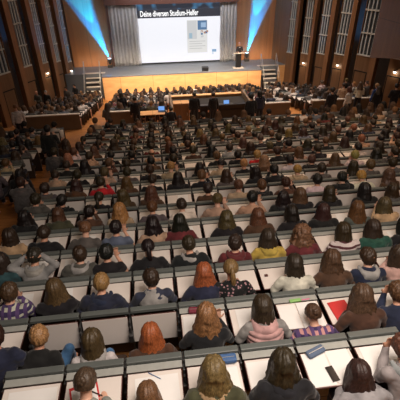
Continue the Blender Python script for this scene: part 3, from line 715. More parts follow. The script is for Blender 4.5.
def stage_lamp(x, y, label, tgt):
    e = empty('stage_lamp', (x, y, ZS)); tag(e, label, 'lamp')
    bm = bmesh.new(); box(bm, -.2, .2, -.18, .18, 0, .16, .02); link('base', mesh_of(bm, 'base', M['black']), e)
    bm = bmesh.new(); box(bm, -.2, -.16, -.06, .06, .16, .52, .01); box(bm, .16, .2, -.06, .06, .16, .52, .01); link('yoke', mesh_of(bm, 'yoke', M['black']), e)
    bm = bmesh.new(); ring_loft(bm, [V((0, 0, .25)), V((0, 0, .5)), V((0, 0, .66))], [.10, .15, .15], 18); link('head', mesh_of(bm, 'head', M['black'], True), e)
    bm = bmesh.new(); ring_loft(bm, [V((0, 0, .66)), V((0, 0, .68))], [.13, .12], 18); link('lens', mesh_of(bm, 'lens', emis('lamp_lens', (.5, .75, 1), 5)), e)
stage_lamp(-3.3, 32.75, 'black moving-head stage lamp throwing blue light up the left wood panel', 0)
stage_lamp(7.86, 32.75, 'black moving-head stage lamp throwing blue light up the right wood panel', 0)
mo = empty('stage_monitor', (4.05, 30.35, ZS)); tag(mo, 'small black wedge monitor on the front edge of the stage', 'monitor')
bm = bmesh.new(); box(bm, -.25, .25, -.16, .16, 0, .30, .02, rot=Matrix.Rotation(.2, 3, 'X')); link('housing', mesh_of(bm, 'housing', M['black']), mo)
bm = bmesh.new(); box(bm, -.2, .2, .165, .175, .05, .26, .003, rot=Matrix.Rotation(.2, 3, 'X')); link('grille', mesh_of(bm, 'grille', M['iron']), mo)

# ---- front block: closing panels behind its last row
def panel(x0, x1, label):
    y = row_y(22); z = row_z(22)
    e = empty('row_end_panel', ((x0+x1)/2, y, z-.2)); tag(e, label, 'panel'); w = (x1-x0)/2
    bm = bmesh.new(); box(bm, -w, w, -.03, .03, 0, .98, .004); link('board', mesh_of(bm, 'board', M['panel']), e)
    bm = bmesh.new(); box(bm, -w-.02, w+.02, -.05, .12, .98, 1.03, .006); link('top_rail', mesh_of(bm, 'top_rail', M['cream']), e)
panel(-7.1, -3.86, 'long brown panel with a pale top rail behind the front left seats')
panel(-2.3, -.95, 'short dark panel behind the middle front seats, left of the small table')
panel(5.6, 7.2, 'brown panel with pale top behind the front seats, right of the control booth')
panel(8.45, 12.3, 'long brown panel with a pale top rail behind the front right seats')
# ---- control booth
zb = row_z(23)
bo = empty('control_booth', (3.3, 19.7, zb)); tag(bo, 'wood-edged control booth with dark desk among the front seats', 'control booth')
bm = bmesh.new(); box(bm, -2.35, 2.3, 4.4, 4.52, -1.2, .15); box(bm, -2.4, 2.35, 4.25, 4.55, .15, .21, .01); link('far_wall', mesh_of(bm, 'far_wall', M['stagew']), bo)
bm = bmesh.new(); box(bm, -2.4, -2.28, .2, 4.4, -1.0, .40); link('side_wall', mesh_of(bm, 'side_wall', M['panel']), bo)
bm = bmesh.new(); box(bm, 2.22, 2.34, .2, 4.4, -1, .4); link('side_wall', mesh_of(bm, 'side_wall', M['panel']), bo)
bm = bmesh.new(); box(bm, -2.3, 2.25, 1.1, 4.3, -1.0, .02); link('platform', mesh_of(bm, 'platform', M['dark']), bo)
bm = bmesh.new(); box(bm, -1.5, 2.3, -.05, .0, 0, 1.0, .01); box(bm, -1.5, 2.2, -.05, .75, .72, .78, .01); link('desk', mesh_of(bm, 'desk', M['black']), bo)
bm = bmesh.new(); box(bm, -1.2, .9, .15, .65, .78, .86, .02); link('mixing_console', mesh_of(bm, 'mixing_console', M['iron']), bo)
ca = empty('cabinet', (1.35, 19.75, zb)); tag(ca, 'tall orange wood cabinet at the left end of the control booth', 'cabinet')
bm = bmesh.new(); box(bm, -.42, .42, -.25, .25, 0, 1.25, .01); link('carcass', mesh_of(bm, 'carcass', M['stagew']), ca)
bm = bmesh.new(); box(bm, -.38, .38, -.27, -.25, .05, 1.2, .004); d_ = link('door', mesh_of(bm, 'door', M['wallw']), ca)
bm = bmesh.new(); box(bm, .28, .30, -.30, -.27, .6, .75, .004); link('handle', mesh_of(bm, 'handle', M['steel']), d_)
ta = empty('side_table', (-.15, 19.3, row_z(22)+.0)); tag(ta, 'small light wooden table on legs, left of the control booth', 'table')
bm = bmesh.new(); box(bm, -.62, .62, -.3, .3, .72, .76, .008); link('table_top', mesh_of(bm, 'table_top', M['stagew']), ta)
for sx in (-1, 1):
    for sy in (-1, 1):
        bm = bmesh.new(); box(bm, sx*.57-.02, sx*.57+.02, sy*.25-.02, sy*.25+.02, 0, .72); link('leg', mesh_of(bm, 'leg', M['iron']), ta)
scrm = emis('laptop_glow', (.2, .42, .9), .9)
def laptop(x, y, z, rz, label, glow=scrm, s=1.0):
    e = empty('laptop', (x, y, z), rz); e.scale = (s, s, s); tag(e, label, 'laptop', 'laptops')
    bm = bmesh.new(); box(bm, -.17, .17, -.12, .12, 0, .015, .004); link('base', mesh_of(bm, 'base', M['black']), e)
    r = Matrix.Rotation(-.3, 3, 'X')
    bm = bmesh.new(); box(bm, -.17, .17, .12, .13, .012, .235, .003, rot=r, piv=(0, .12, .012)); ld = link('lid', mesh_of(bm, 'lid', M['black']), e)
    bm = bmesh.new(); box(bm, -.158, .158, .117, .1195, .022, .225, rot=r, piv=(0, .12, .012)); link('display', mesh_of(bm, 'display', glow), ld)
laptop(3.2, 19.95, zb+.865, 0, 'open laptop with bright blue display on the booth desk, left one', s=.95)
laptop(3.85, 20.0, zb+.865, .1, 'open laptop with bright blue display on the booth desk, right one', s=.95)
laptop(.3, 19.35, row_z(22)+.765, -.1, 'open laptop glowing blue on the small table beside the orange cabinet')

# ================================================================== SEATS
def gang_z(y):
    if y < row_y(17)+.06: return row_z(int(math.ceil((y-.06-D0)/PITCH_ROW)))
    if y > 19.57-.72: return row_z(max(22, int(math.ceil((y-.06-D0)/PITCH_ROW))))
    i = min(7, int((y-row_y(17)-.06)/((19.57-.72-row_y(17))/8))); return row_z(17)-(i+.5)*(row_z(17)-row_z(22))/8
OPEN = {0: 'all', 1: {-3, 1, 2, 3, 4, 5}, 2: 'all', 3: 'all', -1: 'all', 4: {-4, -3, -2, -1, 0, 1, 2, 3, 6}, 5: {3, -3, -4, 0, 1}, 6: {-4, -2, 0, 1, 2, 6, 8}, 7: {-3, -1, 0, 1, 2, 3, 4, 5, 6}}
rs = random.Random(3)
slots = []
for n in list(range(-1, 18)) + list(range(23, 35)):
    for c in range(-16, 26):
        x = col_x(c)
        if c in (-6, -5): continue
        if n >= 23:
            if c in (14, 15) or x < -7.0 + (n-23)*.10 or x > 12.0 - (n-23)*.17: continue
            if n <= 29 and .75 < x < 5.9: continue
            if n >= 31 and (x < -5.4 or x > 10): continue
        p = px((x, row_y(n)-.3, row_z(n)+.9))
        if -14 < p[0] < 414 and p[1] < 424: slots.append((n, c, p))
slots.sort(key=lambda s: (V((col_x(s[0+1]), row_y(s[0]), row_z(s[0])))-V((0, 0, ZC))).length)
rowcols = {}
for n, c, p in slots: rowcols.setdefault(n, []).append(c)
for n in rowcols: rowcols[n].sort()
rown = sorted(rowcols)
def place_words(n, c):
    i = rowcols[n].index(c)+1; N = len(rowcols[n])
    side = '%s from left' % ordn(i) if i <= (N+1)//2 else '%s from right' % ordn(N+1-i)
    if n >= 23: return '%s, %s row beyond the gangway' % (side, ordn(n-22))
    return '%s, %s row up' % (side, ordn(n+2))
opened = {}
for idx, (n, c, p) in enumerate(slots):
    o = OPEN.get(n)
    if o == 'all': op = True
    elif o is not None: op = c in o
    elif n >= 23: op = rs.random() < .85
    else: op = rs.random() < (.32 if c > 3 else .6)
    opened[(n, c)] = op
    if idx < 300: seat(n, c, op, ('seat unit with its pale desk open, ' if op else 'seat unit with grey desk folded, ') + place_words(n, c).replace(' seat', ''), n <= 2)
    else: pass
def bake(items, name, label, cat, group=None):
    """items: (mesh, matrix, material) joined into one mesh"""
    mats = []; vs = []; ls = []; lt = []; mi = []; off = 0; cache = {}
    for me, mx, mm in items:
        if me not in cache:
            a = np.empty(len(me.vertices)*3, 'f'); me.vertices.foreach_get('co', a)
            l = np.empty(len(me.loops), 'i'); me.loops.foreach_get('vertex_index', l)
            t = np.empty(len(me.polygons), 'i'); me.polygons.foreach_get('loop_total', t); cache[me] = (a.reshape(-1, 3), l, t)
        a, l, t = cache[me]; R = np.array(mx, 'f')
        vs.append(a @ R[:3, :3].T + R[:3, 3]); ls.append(l+off); lt.append(t); off += len(a)
        if mm not in mats: mats.append(mm)
        mi.append(np.full(len(t), mats.index(mm), 'i'))
    vs = np.concatenate(vs); ls = np.concatenate(ls); lt = np.concatenate(lt); mi = np.concatenate(mi)
    me = bpy.data.meshes.new(name); me.vertices.add(len(vs)); me.vertices.foreach_set('co', vs.ravel())
    me.loops.add(len(ls)); me.loops.foreach_set('vertex_index', ls); me.polygons.add(len(lt))
    me.polygons.foreach_set('loop_start', np.concatenate(([0], np.cumsum(lt)[:-1])).astype('i')); me.polygons.foreach_set('loop_total', lt)
    for m in mats: me.materials.append(m)
    me.polygons.foreach_set('material_index', mi); me.polygons.foreach_set('use_smooth', np.ones(len(lt), bool)); me.update(calc_edges=True); me.validate()
    o = link(name, me); tag(o, label, cat, group, 'stuff'); return o
def simple(f):
    bm = bmesh.new(); f(bm); return mesh_of(bm, 't', M['dark'])
LO = dict(ledge=simple(lambda b: box(b, -.268, .268, -.04, .036, .735, .80)), back=simple(lambda b: box(b, -.262, .262, .005, .045, .06, .775)),
          tab=simple(lambda b: box(b, -.25, .25, -.47, -.06, .735, .752, rot=Matrix.Rotation(.06, 3, 'X'), piv=(0, -.06, .75))),
          ftab=simple(lambda b: box(b, -.25, .25, -.075, -.06, .385, .755, rot=Matrix.Rotation(-.16, 3, 'X'), piv=(0, -.06, .755))))
it = []
for n, c, p in slots[300:]:
    T = Matrix.Translation((col_x(c), row_y(n), row_z(n)))
    it += [(LO['ledge'], T, M['ledge']), (LO['back'], T, M['backp']), (LO['tab' if opened[(n, c)] else 'ftab'], T, M['lam'])]
if it: bake(it, 'lecture_seats', 'remaining small rows of seats and desks close to the stage', 'seats', 'seat and desk units in rows')

# ================================================================== AUDIENCE
PEOPLE = [  # row, column + fraction, pose, hair, colours, top kind, extra, label
 (0, -.52, 'write2', 'bun', 'b', 's', 'plain', None, 'person with brown hair tied back bent over a red-edged folder, bottom row'),
 (-1, -.35, 'write', 'mid', 'y', 's', 'plain', None, 'person with blond hair cut off by the bottom edge, near the red-edged folder'),
 (0, .40, 'slouchw', 'long', 'l', 's', 'plain', None, 'person with light brown hair in grey sweater writing with a blue pen, bottom row'),
 (0, 1.42, 'write', 'wavy', 'l', 'o', 'coat', 'fur', 'person with long light brown hair in olive coat with fur hood, bottom row'),
 (0, 2.52, 'write', 'wavy', 'd', 'k', 'coat', 'hood', 'person with clipped dark brown hair in black hooded jacket, bottom row'),
 (0, 3.78, 'slouchw', 'long', 'd', 's', 'plain', None, 'person with dark brown hair in grey top, below the blue-grey pencil case'),
 (0, 4.55, 'face', 'short', 'b', 's', 'plain', 'hood', 'person in light grey sweater leaning face on hands at the right edge, bottom row'),
 (1, -2.30, 'cross', 'short', 'd', 'n', 'coat', None, 'person in dark navy jacket cut off by the left edge, second row up'),
 (1, -1.62, 'kneeup', 'short', 'y', 'k', 'plain', None, 'person with short blond hair and dark sweater leaning sideways in blue jeans'),
 (1, -.60, 'slouch', 'mid', 'b', 'w', 'plain', 'scarf', 'person with brown hair and pale scarf beside the folded desks, blue jeans'),
 (1, .46, 'slouch', 'long', 'r', 'b', 'coat', None, 'person with long bright red hair behind a folded grey desk'),
 (1, 1.50, 'phone', 'wavy', 'l', 'k', 'plain', None, 'person with long light brown hair raising a hand, left of the pink vest'),
 (1, 2.60, 'write', 'mid', 'd', 'p', 'puffer', 'hood', 'person with dark hair in a pale pink quilted vest over grey sleeves'),
 (1, 3.62, 'slouchw', 'bun', 'b', 'p', 'plaid', None, 'person with brown pinned hair in pink and purple checked top'),
 (1, 4.60, 'write', 'wavy', 'b', 'b', 'plain', None, 'person with long wavy brown hair resting over a red notebook'),
 (1, 5.32, 'face', 'short', 'b', 'n', 'plain', None, 'person in navy jacket with hands at face, right edge, above the grey sweater'),
 (2, -2.50, 'clasp', 'short', 'b', 'w', 'plaid', None, 'person in purple checked shirt with clasped hands at the left edge'),
 (2, -1.55, 'clasp', 'long', 'b', 'k', 'plain', None, 'person with long straight brown hair and black top, hands together'),
 (2, -.62, 'write', 'short', 'y', 'n', 'coat', 'hood', 'person with short blond hair in a navy hooded sweater'),
 (2, .50, 'cross', 'short', 'd', 's', 'body', None, 'person with dark short hair in grey sweater with navy sleeves'),
 (2, 1.66, 'write', 'long', 'r', 'n', 'plain', None, 'person with copper blond hair in a dark navy top beside the floral blouse'),
 (2, 2.25, 'write', 'pony', 'l', 'k', 'floral', None, 'person with copper ponytail in dark floral blouse'),
 (2, 3.72, 'write', 'mid', 'd', 'w', 'plain', None, 'person with dark brown hair in off-white sweater leaning to the right'),
 (2, 4.62, 'write', 'wavy', 'b', 'b', 'plain', None, 'person with wavy brown hair, left of the navy jacket with grey scarf'),
 (2, 5.45, 'cross', 'short', 'd', 'n', 'plain', 'scarf', 'person with short dark hair, navy jacket and light grey scarf'),
 (2, 6.20, 'clasp', 'mid', 'd', 'p', 'plain', None, 'person in pinkish sleeve with clasped hands at the right edge, third row up'),
 (3, -3.20, 'cross', 'mid', 'd', 'e', 'plain', None, 'person in dark teal top cut off by the left edge'),
 (3, -2.42, 'head', 'short', 'd', 's', 'plain', 'hood', 'person in light grey sweater holding head with both hands'),
 (3, -1.30, 'cross', 'short', 'd', 'g', 'coat', 'hood', 'person with short dark hair in a dark grey hooded sweater, leaning forward'),
 (3, -.62, 'phone', 'short', 'k', 'k', 'tee', None, 'person in black top holding up a phone beside the dark grey sweater'),
 (3, .42, 'write', 'pony', 'k', 'k', 'plain', None, 'person with tied black hair and black top, fourth row up'),
 (3, 1.47, 'write', 'short', 'd', 'k', 'coat', 'hood', 'person with dark short hair in dark jacket with grey hood'),
 (3, 2.60, 'up', 'short', 'd', 'm', 'plain', 'hood', 'person with short dark hair in maroon hooded sweater'),
 (3, 3.52, 'write', 'long', 'd', 'y', 'plain', 'hood', 'person with long dark hair in mustard yellow hooded sweater'),
 (3, 4.45, 'write', 'curly', 'l', 'm', 'plain', None, 'person with very bushy light curly hair'),
 (3, 5.60, 'write', 'mid', 'd', 'w', 'stripe', None, 'person with dark hair in cream sweater with maroon stripes'),
 (3, 6.46, 'write', 'long', 'd', 'v', 'coat', 'hood', 'person with long dark reddish hair in dark green hooded jacket'),
 (3, 7.36, 'write', 'mid', 'k', 'k', 'plain', None, 'person in black at the right edge beside the green jacket'),
 (4, -3.45, 'cross', 'mid', 'd', 't', 'coat', None, 'person with bushy brown hair in beige sweater at the left edge'),
 (4, -2.55, 'write', 'short', 'd', 'k', 'coat', None, 'person with dark hair in black jacket, fifth row up near the left'),
 (4, -1.40, 'write', 'bun', 'l', 'g', 'plain', None, 'person with light brown hair in a bun, dark grey top'),
 (4, -.52, 'phone', 'short', 'k', 'c', 'tee', None, 'person with short dark hair in slate grey t-shirt'),
 (4, .55, 'write', 'wavy', 'k', 't', 'plain', None, 'person with long black hair in beige sweater'),
 (4, 1.30, 'write', 'long', 'k', 'm', 'plain', None, 'person with straight black hair in dark maroon top'),
 (4, 2.70, 'write', 'wavy', 'b', 'k', 'plain', None, 'person with long wavy brown hair and black sleeves, fifth row up'),
 (4, 3.66, 'write', 'long', 'b', 'b', 'plain', None, 'person with brown hair, fifth row up, left of two dark-haired heads'),
 (4, 4.70, 'write', 'mid', 'k', 'k', 'plain', None, 'person with black hair beside a folded desk, fifth row up'),
 (4, 5.62, 'clasp', 'long', 'd', 'k', 'coat', None, 'person with long brown hair, hand raised beside folded grey desk'),
 (4, 6.64, 'lap', 'long', 'b', 'g', 'plain', None, 'person with straight brown hair behind a folded desk, fifth row up'),
 (4, 7.66, 'face', 'long', 'b', 't', 'plain', None, 'person with long brown hair and bare forearm, fifth row up, right edge'),
]
AUTO = """5 -4 .45 lkk;5 -3 .51 lbo;5 -2 .49 skb;5 -1 .48 lyt;5 0 .53 sbg;5 1 .49 sdw;5 2 .61 bbt;5 3 .77 skt;5 4 .80 lkk;5 5 .45 lbk;5 6 .45 ldk;5 7 .65 lkk;5 8 .63 ldg
6 -4 .48 sdg;6 -3 .40 skk;6 -2 .65 pdk;6 -1 .50 lbb;6 0 .46 lbb;6 3 .62 bbt;6 4 .51 sbk;6 5 .43 sdb;6 6 .57 skw;6 7 .60 skk;6 8 .48 syw;6 9 .42 lbb;6 2 .5 sdb
7 -4 .5 sdg;7 -3 .50 ldb;7 -2 .56 sdr;7 -1 .52 lbb;7 0 .48 sdk;7 1 .53 lkk;7 2 .48 sbk;7 3 .48 ldg;7 4 .69 lkk;7 5 .46 skk;7 6 .40 byt;7 7 .34 sdg;7 8 .70 ldk;7 9 .44 sbg;7 10 .4 sdg;7 -7 .5 ldt
8 -4 .5 sdt;8 -3 .39 sdk;8 -2 .51 sbt;8 -1 .48 sdg;8 0 .45 sdk;8 1 .3 byt;8 2 .57 lkk;8 3 .45 bkt;8 4 .49 byk;8 5 .46 lyb;8 6 .55 skw;8 7 .52 sbk;8 8 .59 lbb;8 9 .57 syw;8 10 .65 lkg;8 11 .5 sdk;8 -7 .5 sdk;8 -8 .5 lbt
9 -4 .7 sdk;9 -3 .51 lkk;9 -2 .51 sbb;9 -1 .39 sdk;9 0 .53 skb;9 1 .53 sdk;9 3 .57 sbk;9 4 .52 skk;9 5 .44 syr;9 6 .5 sdk;9 7 .5 lbt;9 8 .5 sdk;9 10 .5 skw;9 11 .5 ldb;9 12 .5 sdk;9 -7 .5 lyg;9 -8 .5 sdt
10 -4 .5 lyk;10 -3 .5 sdt;10 -2 .49 skk;10 -1 .54 skk;10 0 .53 nbt;10 1 .56 skk;10 2 .56 sdb;10 3 .51 lkk;10 -7 .5 sbt;10 -8 .5 lkk"""
taken = set(); npers = 0
rp = random.Random(11)
for r_, cf, pose, hair, hcol, tcol, tk, ex, lab in PEOPLE:
    s = (.95 if 'slouch' not in pose and pose != 'kneeup' else .91) + rp.random()*.02
    if pose == 'slouchw': s -= .03
    loc = (X0+SEAT_W*cf, row_y(r_)-(.67 if cf == 3.78 else .62 if 'slouch' in pose else .59), row_z(r_)); taken.add((r_, math.floor(cf))); npers += 1
    jeans = (.06, .15, .30) if 'jeans' in lab else (.02, .022, .035)
    o = person(loc, (rp.random()-.5)*.16, pose, hair, rp.randint(0, 2), HAIRC[hcol][0], TOPC[tcol][0], tk, ex, lab, 'people seated in the rear block', jeans, (s, s, s),
           {'pink quilted vest': (.42, .25, .24)}.get(lab[lab.find('pink'):][:17]) or ((.30, .20, .11) if ex == 'fur' else ((.30, .29, .28) if ex == 'scarf' or 'grey hood' in lab else None)))
taken.add((0, 3)); taken.add((2, 3)); taken.add((2, 1)); taken.add((2, 2))
HW = {'k': 'black', 'd': 'dark brown', 'b': 'brown', 'y': 'blond', 'l': 'light brown', 'r': 'reddish', 'g': 'grey'}
SW = {'s': ('short', 'short %s hair'), 'c': ('crop', 'cropped %s hair'), 'l': ('long', 'long %s hair'), 'm': ('mid', 'shoulder-length %s hair'), 'w': ('wavy', 'wavy %s hair'),
      'p': ('pony', '%s ponytail'), 'b': ('bun', '%s hair in a bun'), 'n': ('bald', 'bald crown'), 'h': ('beanie', '%s knitted cap')}
def auto_person(n, c, fr, st, hcol, tcol, cap_pose=True):
    global npers
    pose = rp.choice(['write', 'write2', 'face', 'clasp', 'cross', 'lap', 'phone'] if n < 9 else ['write', 'face', 'lap', 'cross'])
    if not opened.get((n, c), True) and pose in ('write', 'write2', 'cross'): pose = rp.choice(['lap', 'up'])
    s = .93 + rp.random()*.05
    hair, hw = SW[st]; hw = hw % HW[hcol] if '%' in hw else hw
    tk = 'coat' if (tcol in 'kgo' and rp.random() < .35) else 'plain'
    ex = 'hood' if n < 9 and rp.random() < .22 else None
    person((col_x(c-.5+fr), row_y(n)-.59, row_z(n)), (rp.random()-.5)*.3, pose, hair, rp.randint(0, 2), HAIRC[hcol][0], TOPC[tcol][0], tk, ex,
           'person, %s, %s top, %s' % (hw, TOPC[tcol][1], place_words(n, c) if c in rowcols.get(n, []) else '%s row up' % ordn(n+2)),
           'people seated in the rear block' if n < 20 else 'people seated in the front block', (.02, .022, .035), (s, s, s))
    npers += 1
for t in AUTO.replace('\n', ';').split(';'):
    a, b_, f_, k_ = t.split(); n, c = int(a), int(b_)
    auto_person(n, c, float(f_), {'l': rp.choice('lllmw')}.get(k_[0], k_[0]), k_[1], k_[2]); taken.add((n, c))
auto_rows = {5, 6, 7, 8, 9}
pool_h = 'kkkkddddddbbbbbll'; pool_t = 'kkkkkkgggbbtnwmcos'; pool_s = 'ssslllmwpbc'
rest = []
for n, c, p in slots:
    if (n, c) in taken or n < 5 or (n in auto_rows and -5 < c < 11): continue
    if rp.random() < (.13 if n < 20 else .04): continue
    if npers < 272: auto_person(n, c, .42+rp.random()*.16, rp.choice(pool_s), rp.choice(pool_h), rp.choice(pool_t))
    else: rest.append((n, c))
# people standing: in the cross gangway, by the walls, at the booth, in the left aisle
STAND = [(-7.0, 24.3, 'st_fold', 'bald', 'g', 'g', 'coat', 'balding person in grey suit standing by the left wall, nearer of two', 2.6),
 (-6.75, 25.4, 'st_stand', 'crop', 'g', 'k', 'coat', 'person in dark suit standing by the left wall, farther of two', 2.6),
 (8.5, 17.5, 'st_stand', 'short', 'k', 'k', 'coat', 'person in black standing with back turned before the right front panel', .1),
 (11.4, 21.9, 'st_stand', 'short', 'l', 'k', 'plain', 'person with light brown hair in dark jacket standing by the right wall lamp', .4),
 (10.9, 19.4, 'st_fold', 'long', 'b', 'w', 'plain', 'person in off-white shirt standing behind the right front panel', -.4),
 (11.7, 20.1, 'st_phone_s', 'crop', 'd', 'g', 'coat', 'person in dark grey coat standing right of the off-white shirt', .5),
 (11.35, 18.5, 'st_stand', 'short', 'y', 'u', 'coat', 'person in bright blue jacket standing at the end of the right front panel', .3),
 (11.6, 17.3, 'st_fold', 'short', 'k', 'k', 'coat', 'person in black coat standing farthest right in the gangway', -.2),
 (10.8, 17.4, 'st_stand', 'long', 'd', 'k', 'plain', 'person with long dark hair in black standing right of the blue jacket', 0),
 (10.3, 22.8, 'st_fold', 'short', 'b', 'w', 'plain', 'person in off-white top standing by the second right wall lamp', .2),
 (4.3, 16.6, 'st_stand', 'short', 'k', 'k', 'coat', 'large figure in black standing before the booth, at its right end', 0),
 (4.9, 17.3, 'st_stand', 'mid', 'k', 'n', 'coat', 'person in dark navy standing right beside the large black figure', .3),
 (-.95, 18.9, 'st_phone_s', 'short', 'k', 'k', 'coat', 'person in black standing left of the small light table', .2),
 (-1.75, 20.8, 'st_stand', 'mid', 'd', 'k', 'coat', 'person in black standing in the aisle end left of the middle front seats', 0),
 (2.0, 19.1, 'st_stand', 'short', 'k', 'k', 'coat', 'person in black at the booth desk beside the orange cabinet', 0),
 (2.95, 18.95, 'st_stand', 'short', 'd', 'k', 'plain', 'person in black at the booth desk facing the blue laptops', .1),
 (11.25, 20.6, 'st_stand', 'crop', 'y', 's', 'plain', 'person with blond hair in light grey shirt standing behind the off-white shirt', .9),
 (10.25, 19.9, 'st_fold', 'short', 'd', 't', 'coat', 'person in beige coat standing left of the off-white shirt', -.2),
 (9.75, 18.2, 'st_stand', 'mid', 'b', 'w', 'coat', 'person in off-white jacket standing before the right front panel', .6),
 (-6.0, 17.2, 'st_stand', 'bun', 'l', 'w', 'plain', 'person in pale top standing at the left end of the front left panel', .4),
 (-3.25, 11.35, 'st_phone_s', 'short', 'k', 'k', 'coat', 'person in black standing in the left aisle holding up a phone', .1),
 (-5.6, 28.9, 'st_fold', 'short', 'd', 'k', 'coat', 'person in black standing near the left stage stairs', 2.4),
 (-6.1, 28.3, 'st_stand', 'short', 'd', 'g', 'coat', 'person in dark grey standing near the left stage stairs by the wall', 2.7)]
for x, y, pose, hair, hcol, tcol, tk, lab, rz in STAND:
    s = .97; person((x, y, gang_z(y)), rz, pose, hair, 1, HAIRC[hcol][0], TOPC[tcol][0], tk, None, lab, 'people standing', (.015, .015, .02), (s, s, s)); npers += 1
STEPS = [(-2.9, 10.2, 'lap', 'short', 'd', 'g', 'coat', 'person in dark grey coat sitting on the left aisle steps'),
 (-3.4, 8.7, 'lap', 'long', 'k', 'k', 'coat', 'person in black coat sitting on the left aisle steps below the orange treads'),
 (-3.05, 7.6, 'face', 'short', 'd', 'g', 'coat', 'person in dark hooded coat sitting low on the left aisle steps'),
 (-2.95, 11.9, 'lap', 'wavy', 'd', 'b', 'coat', 'person with wavy hair sitting highest up the left aisle steps'),
 (.75, 18.3, 'lap', 'short', 'k', 'k', 'plain', 'person in black sitting at the small table before the orange cabinet')]
for x, y, pose, hair, hcol, tcol, tk, lab in STEPS:
    zz = gang_z(y) - .05
    person((x, y, zz), 0, pose, hair, 1, HAIRC[hcol][0], TOPC[tcol][0], tk, 'hood' if 'hooded' in lab else None, lab, 'people sitting on steps'if 'steps' in lab else None, (.015, .015, .02), (.96,)*3); npers += 1
# the rest of the front block: too many and too small to tell apart
def low(me, vox):
    o = link('t', me); md = o.modifiers.new('r', 'REMESH'); md.mode = 'VOXEL'; md.voxel_size = vox
    dg = bpy.context.evaluated_depsgraph_get(); r = bpy.data.meshes.new_from_object(o.evaluated_get(dg)); bpy.data.objects.remove(o); return r
cm = {}
def flat(nm, c):
    if nm not in cm: cm[nm] = mat(nm, c, .7, noise_amt=.2, scale=8)
    return cm[nm]
LP = []
for pose in ('write', 'lap', 'face'):
    LP.append((low(get('person', pose), .028), low(get('top', pose, 'plain'), .032), [get('hair', pose, 'short', 0), get('hair', pose, 'long', 1), get('hair', pose, 'mid', 2)]))
it = []
for n, c in rest:
    b_, t_, hs = rp.choice(LP); s = 1.0+rp.random()*.07; hk = rp.choice(pool_h); tk = rp.choice(pool_t+'ww')
    T = Matrix.Translation((col_x(c-.08+rp.random()*.16), row_y(n)-.59, row_z(n))) @ Matrix.Rotation((rp.random()-.5)*.5, 4, 'Z') @ Matrix.Scale(s, 4)
    it += [(b_, T, flat('crowd_skin', (.58, .33, .22))), (t_, T, flat('crowd_top_'+tk, TOPC[tk][0])), (rp.choice(hs), T, flat('crowd_hair_'+hk, HAIRC[hk][0]))]
if it: bake(it, 'audience', 'remaining seated audience in the far rows of the front block', 'people', 'people seated in the front block')
print('slots', len(slots), 'people', npers, 'rest', len(rest))

# ================================================================== THINGS ON THE DESKS
TZ = LEDGE - .80 + .7565
def on_desk(n, c, dx, dy, name, label, cat, build, rz=0, group=None):
    """dx, dy from the middle of the desk board; the board slopes gently to the sitter"""
    y = -.29+dy; z = TZ - (-.12-y)*.06
    e = empty(name, (col_x(c)+dx, row_y(n)+y, row_z(n)+z), 0); e.rotation_euler = (.06, 0, rz); tag(e, label, cat, group)
    for nm, mm, f in build:
        bm = bmesh.new(); f(bm); link(nm, mesh_of(bm, nm, mm), e)
    return e
def one_desk(n, c, dx, dy, name, label, cat, mm, f, rz=0, group=None):
    y = -.29+dy; z = TZ - (-.12-y)*.06; bm = bmesh.new(); f(bm)
    o = link(name, mesh_of(bm, name, mm)); o.location = (col_x(c)+dx, row_y(n)+y, row_z(n)+z); o.rotation_euler = (.06, 0, rz); tag(o, label, cat, group); return o
def sheet(w=.21, h=.297, t=.003): return lambda b: box(b, -w/2, w/2, -h/2, h/2, .001, .001+t)
red = mat('red_cover', (.55, .03, .03), .5); blu = mat('blue_cover', (.05, .12, .28), .6); bgy = mat('blue_grey_cloth', (.10, .14, .22), .7)
wine = mat('wine_cloth', (.18, .02, .04), .7); grn = mat('green_plastic', (.25, .5, .15), .4); pnk = mat('pink_plastic', (.7, .15, .3), .4); phm = mat('phone_glass', (.01, .01, .012), .1)
def pen(b): ring_loft(b, [V((-.07, 0, .006)), V((.055, 0, .006)), V((.07, 0, .006))], [.0045, .0045, .001], 8)
on_desk(0, -1, -.06, -.03, 'folder', 'open red-edged folder with white sheet, bottom row left', 'folder', [('cover', red, sheet(.25, .32, .003)), ('sheet', M['white'], lambda b: box(b, -.11, .11, -.14, .13, .004, .007))], .25)
one_desk(0, -1, .03, .02, 'pen', 'dark pen lying across the red-edged folder', 'pen', M['black'], lambda b: (pen(b), bmesh.ops.translate(b, verts=b.verts[:], vec=(0, 0, .01))), -.5)
one_desk(0, -2, .02, -.02, 'paper_sheet', 'white sheet covering the empty desk at the bottom left corner', 'paper', M['white'], sheet(.42, .30), .02)
one_desk(0, 0, .02, -.03, 'paper_sheet', 'white sheet under the blue pen, bottom row', 'paper', M['white'], sheet(.40, .30), .03)
one_desk(0, 0, .0, .12, 'pen', 'blue pen above the sheet, bottom row', 'pen', blu, pen, -.6)
one_desk(0, 2, -.02, -.02, 'paper_sheet', 'large white sheet before the person in black hooded jacket', 'paper', M['white'], sheet(.44, .32))
one_desk(0, 3, -.13, -.01, 'paper_sheet', 'white sheet left of two, below the blue-grey pencil case', 'paper', M['white'], sheet(.23, .33), .02)
one_desk(0, 3, .11, .0, 'paper_sheet', 'white sheet right of two, beside the black phone', 'paper', M['white'], sheet(.22, .33), .02)
one_desk(0, 4, .0, .0, 'paper_sheet', 'white sheet before the person in light grey sweater', 'paper', M['white'], sheet(.42, .32))
on_desk(0, 3, -.02, -.07, 'phone', 'black phone lying on the white sheets, bottom row right', 'phone', [('body', M['black'], lambda b: box(b, -.037, .037, -.075, .075, .005, .013, .003)), ('glass', phm, lambda b: box(b, -.034, .034, -.072, .072, .0131, .0145))], .15)
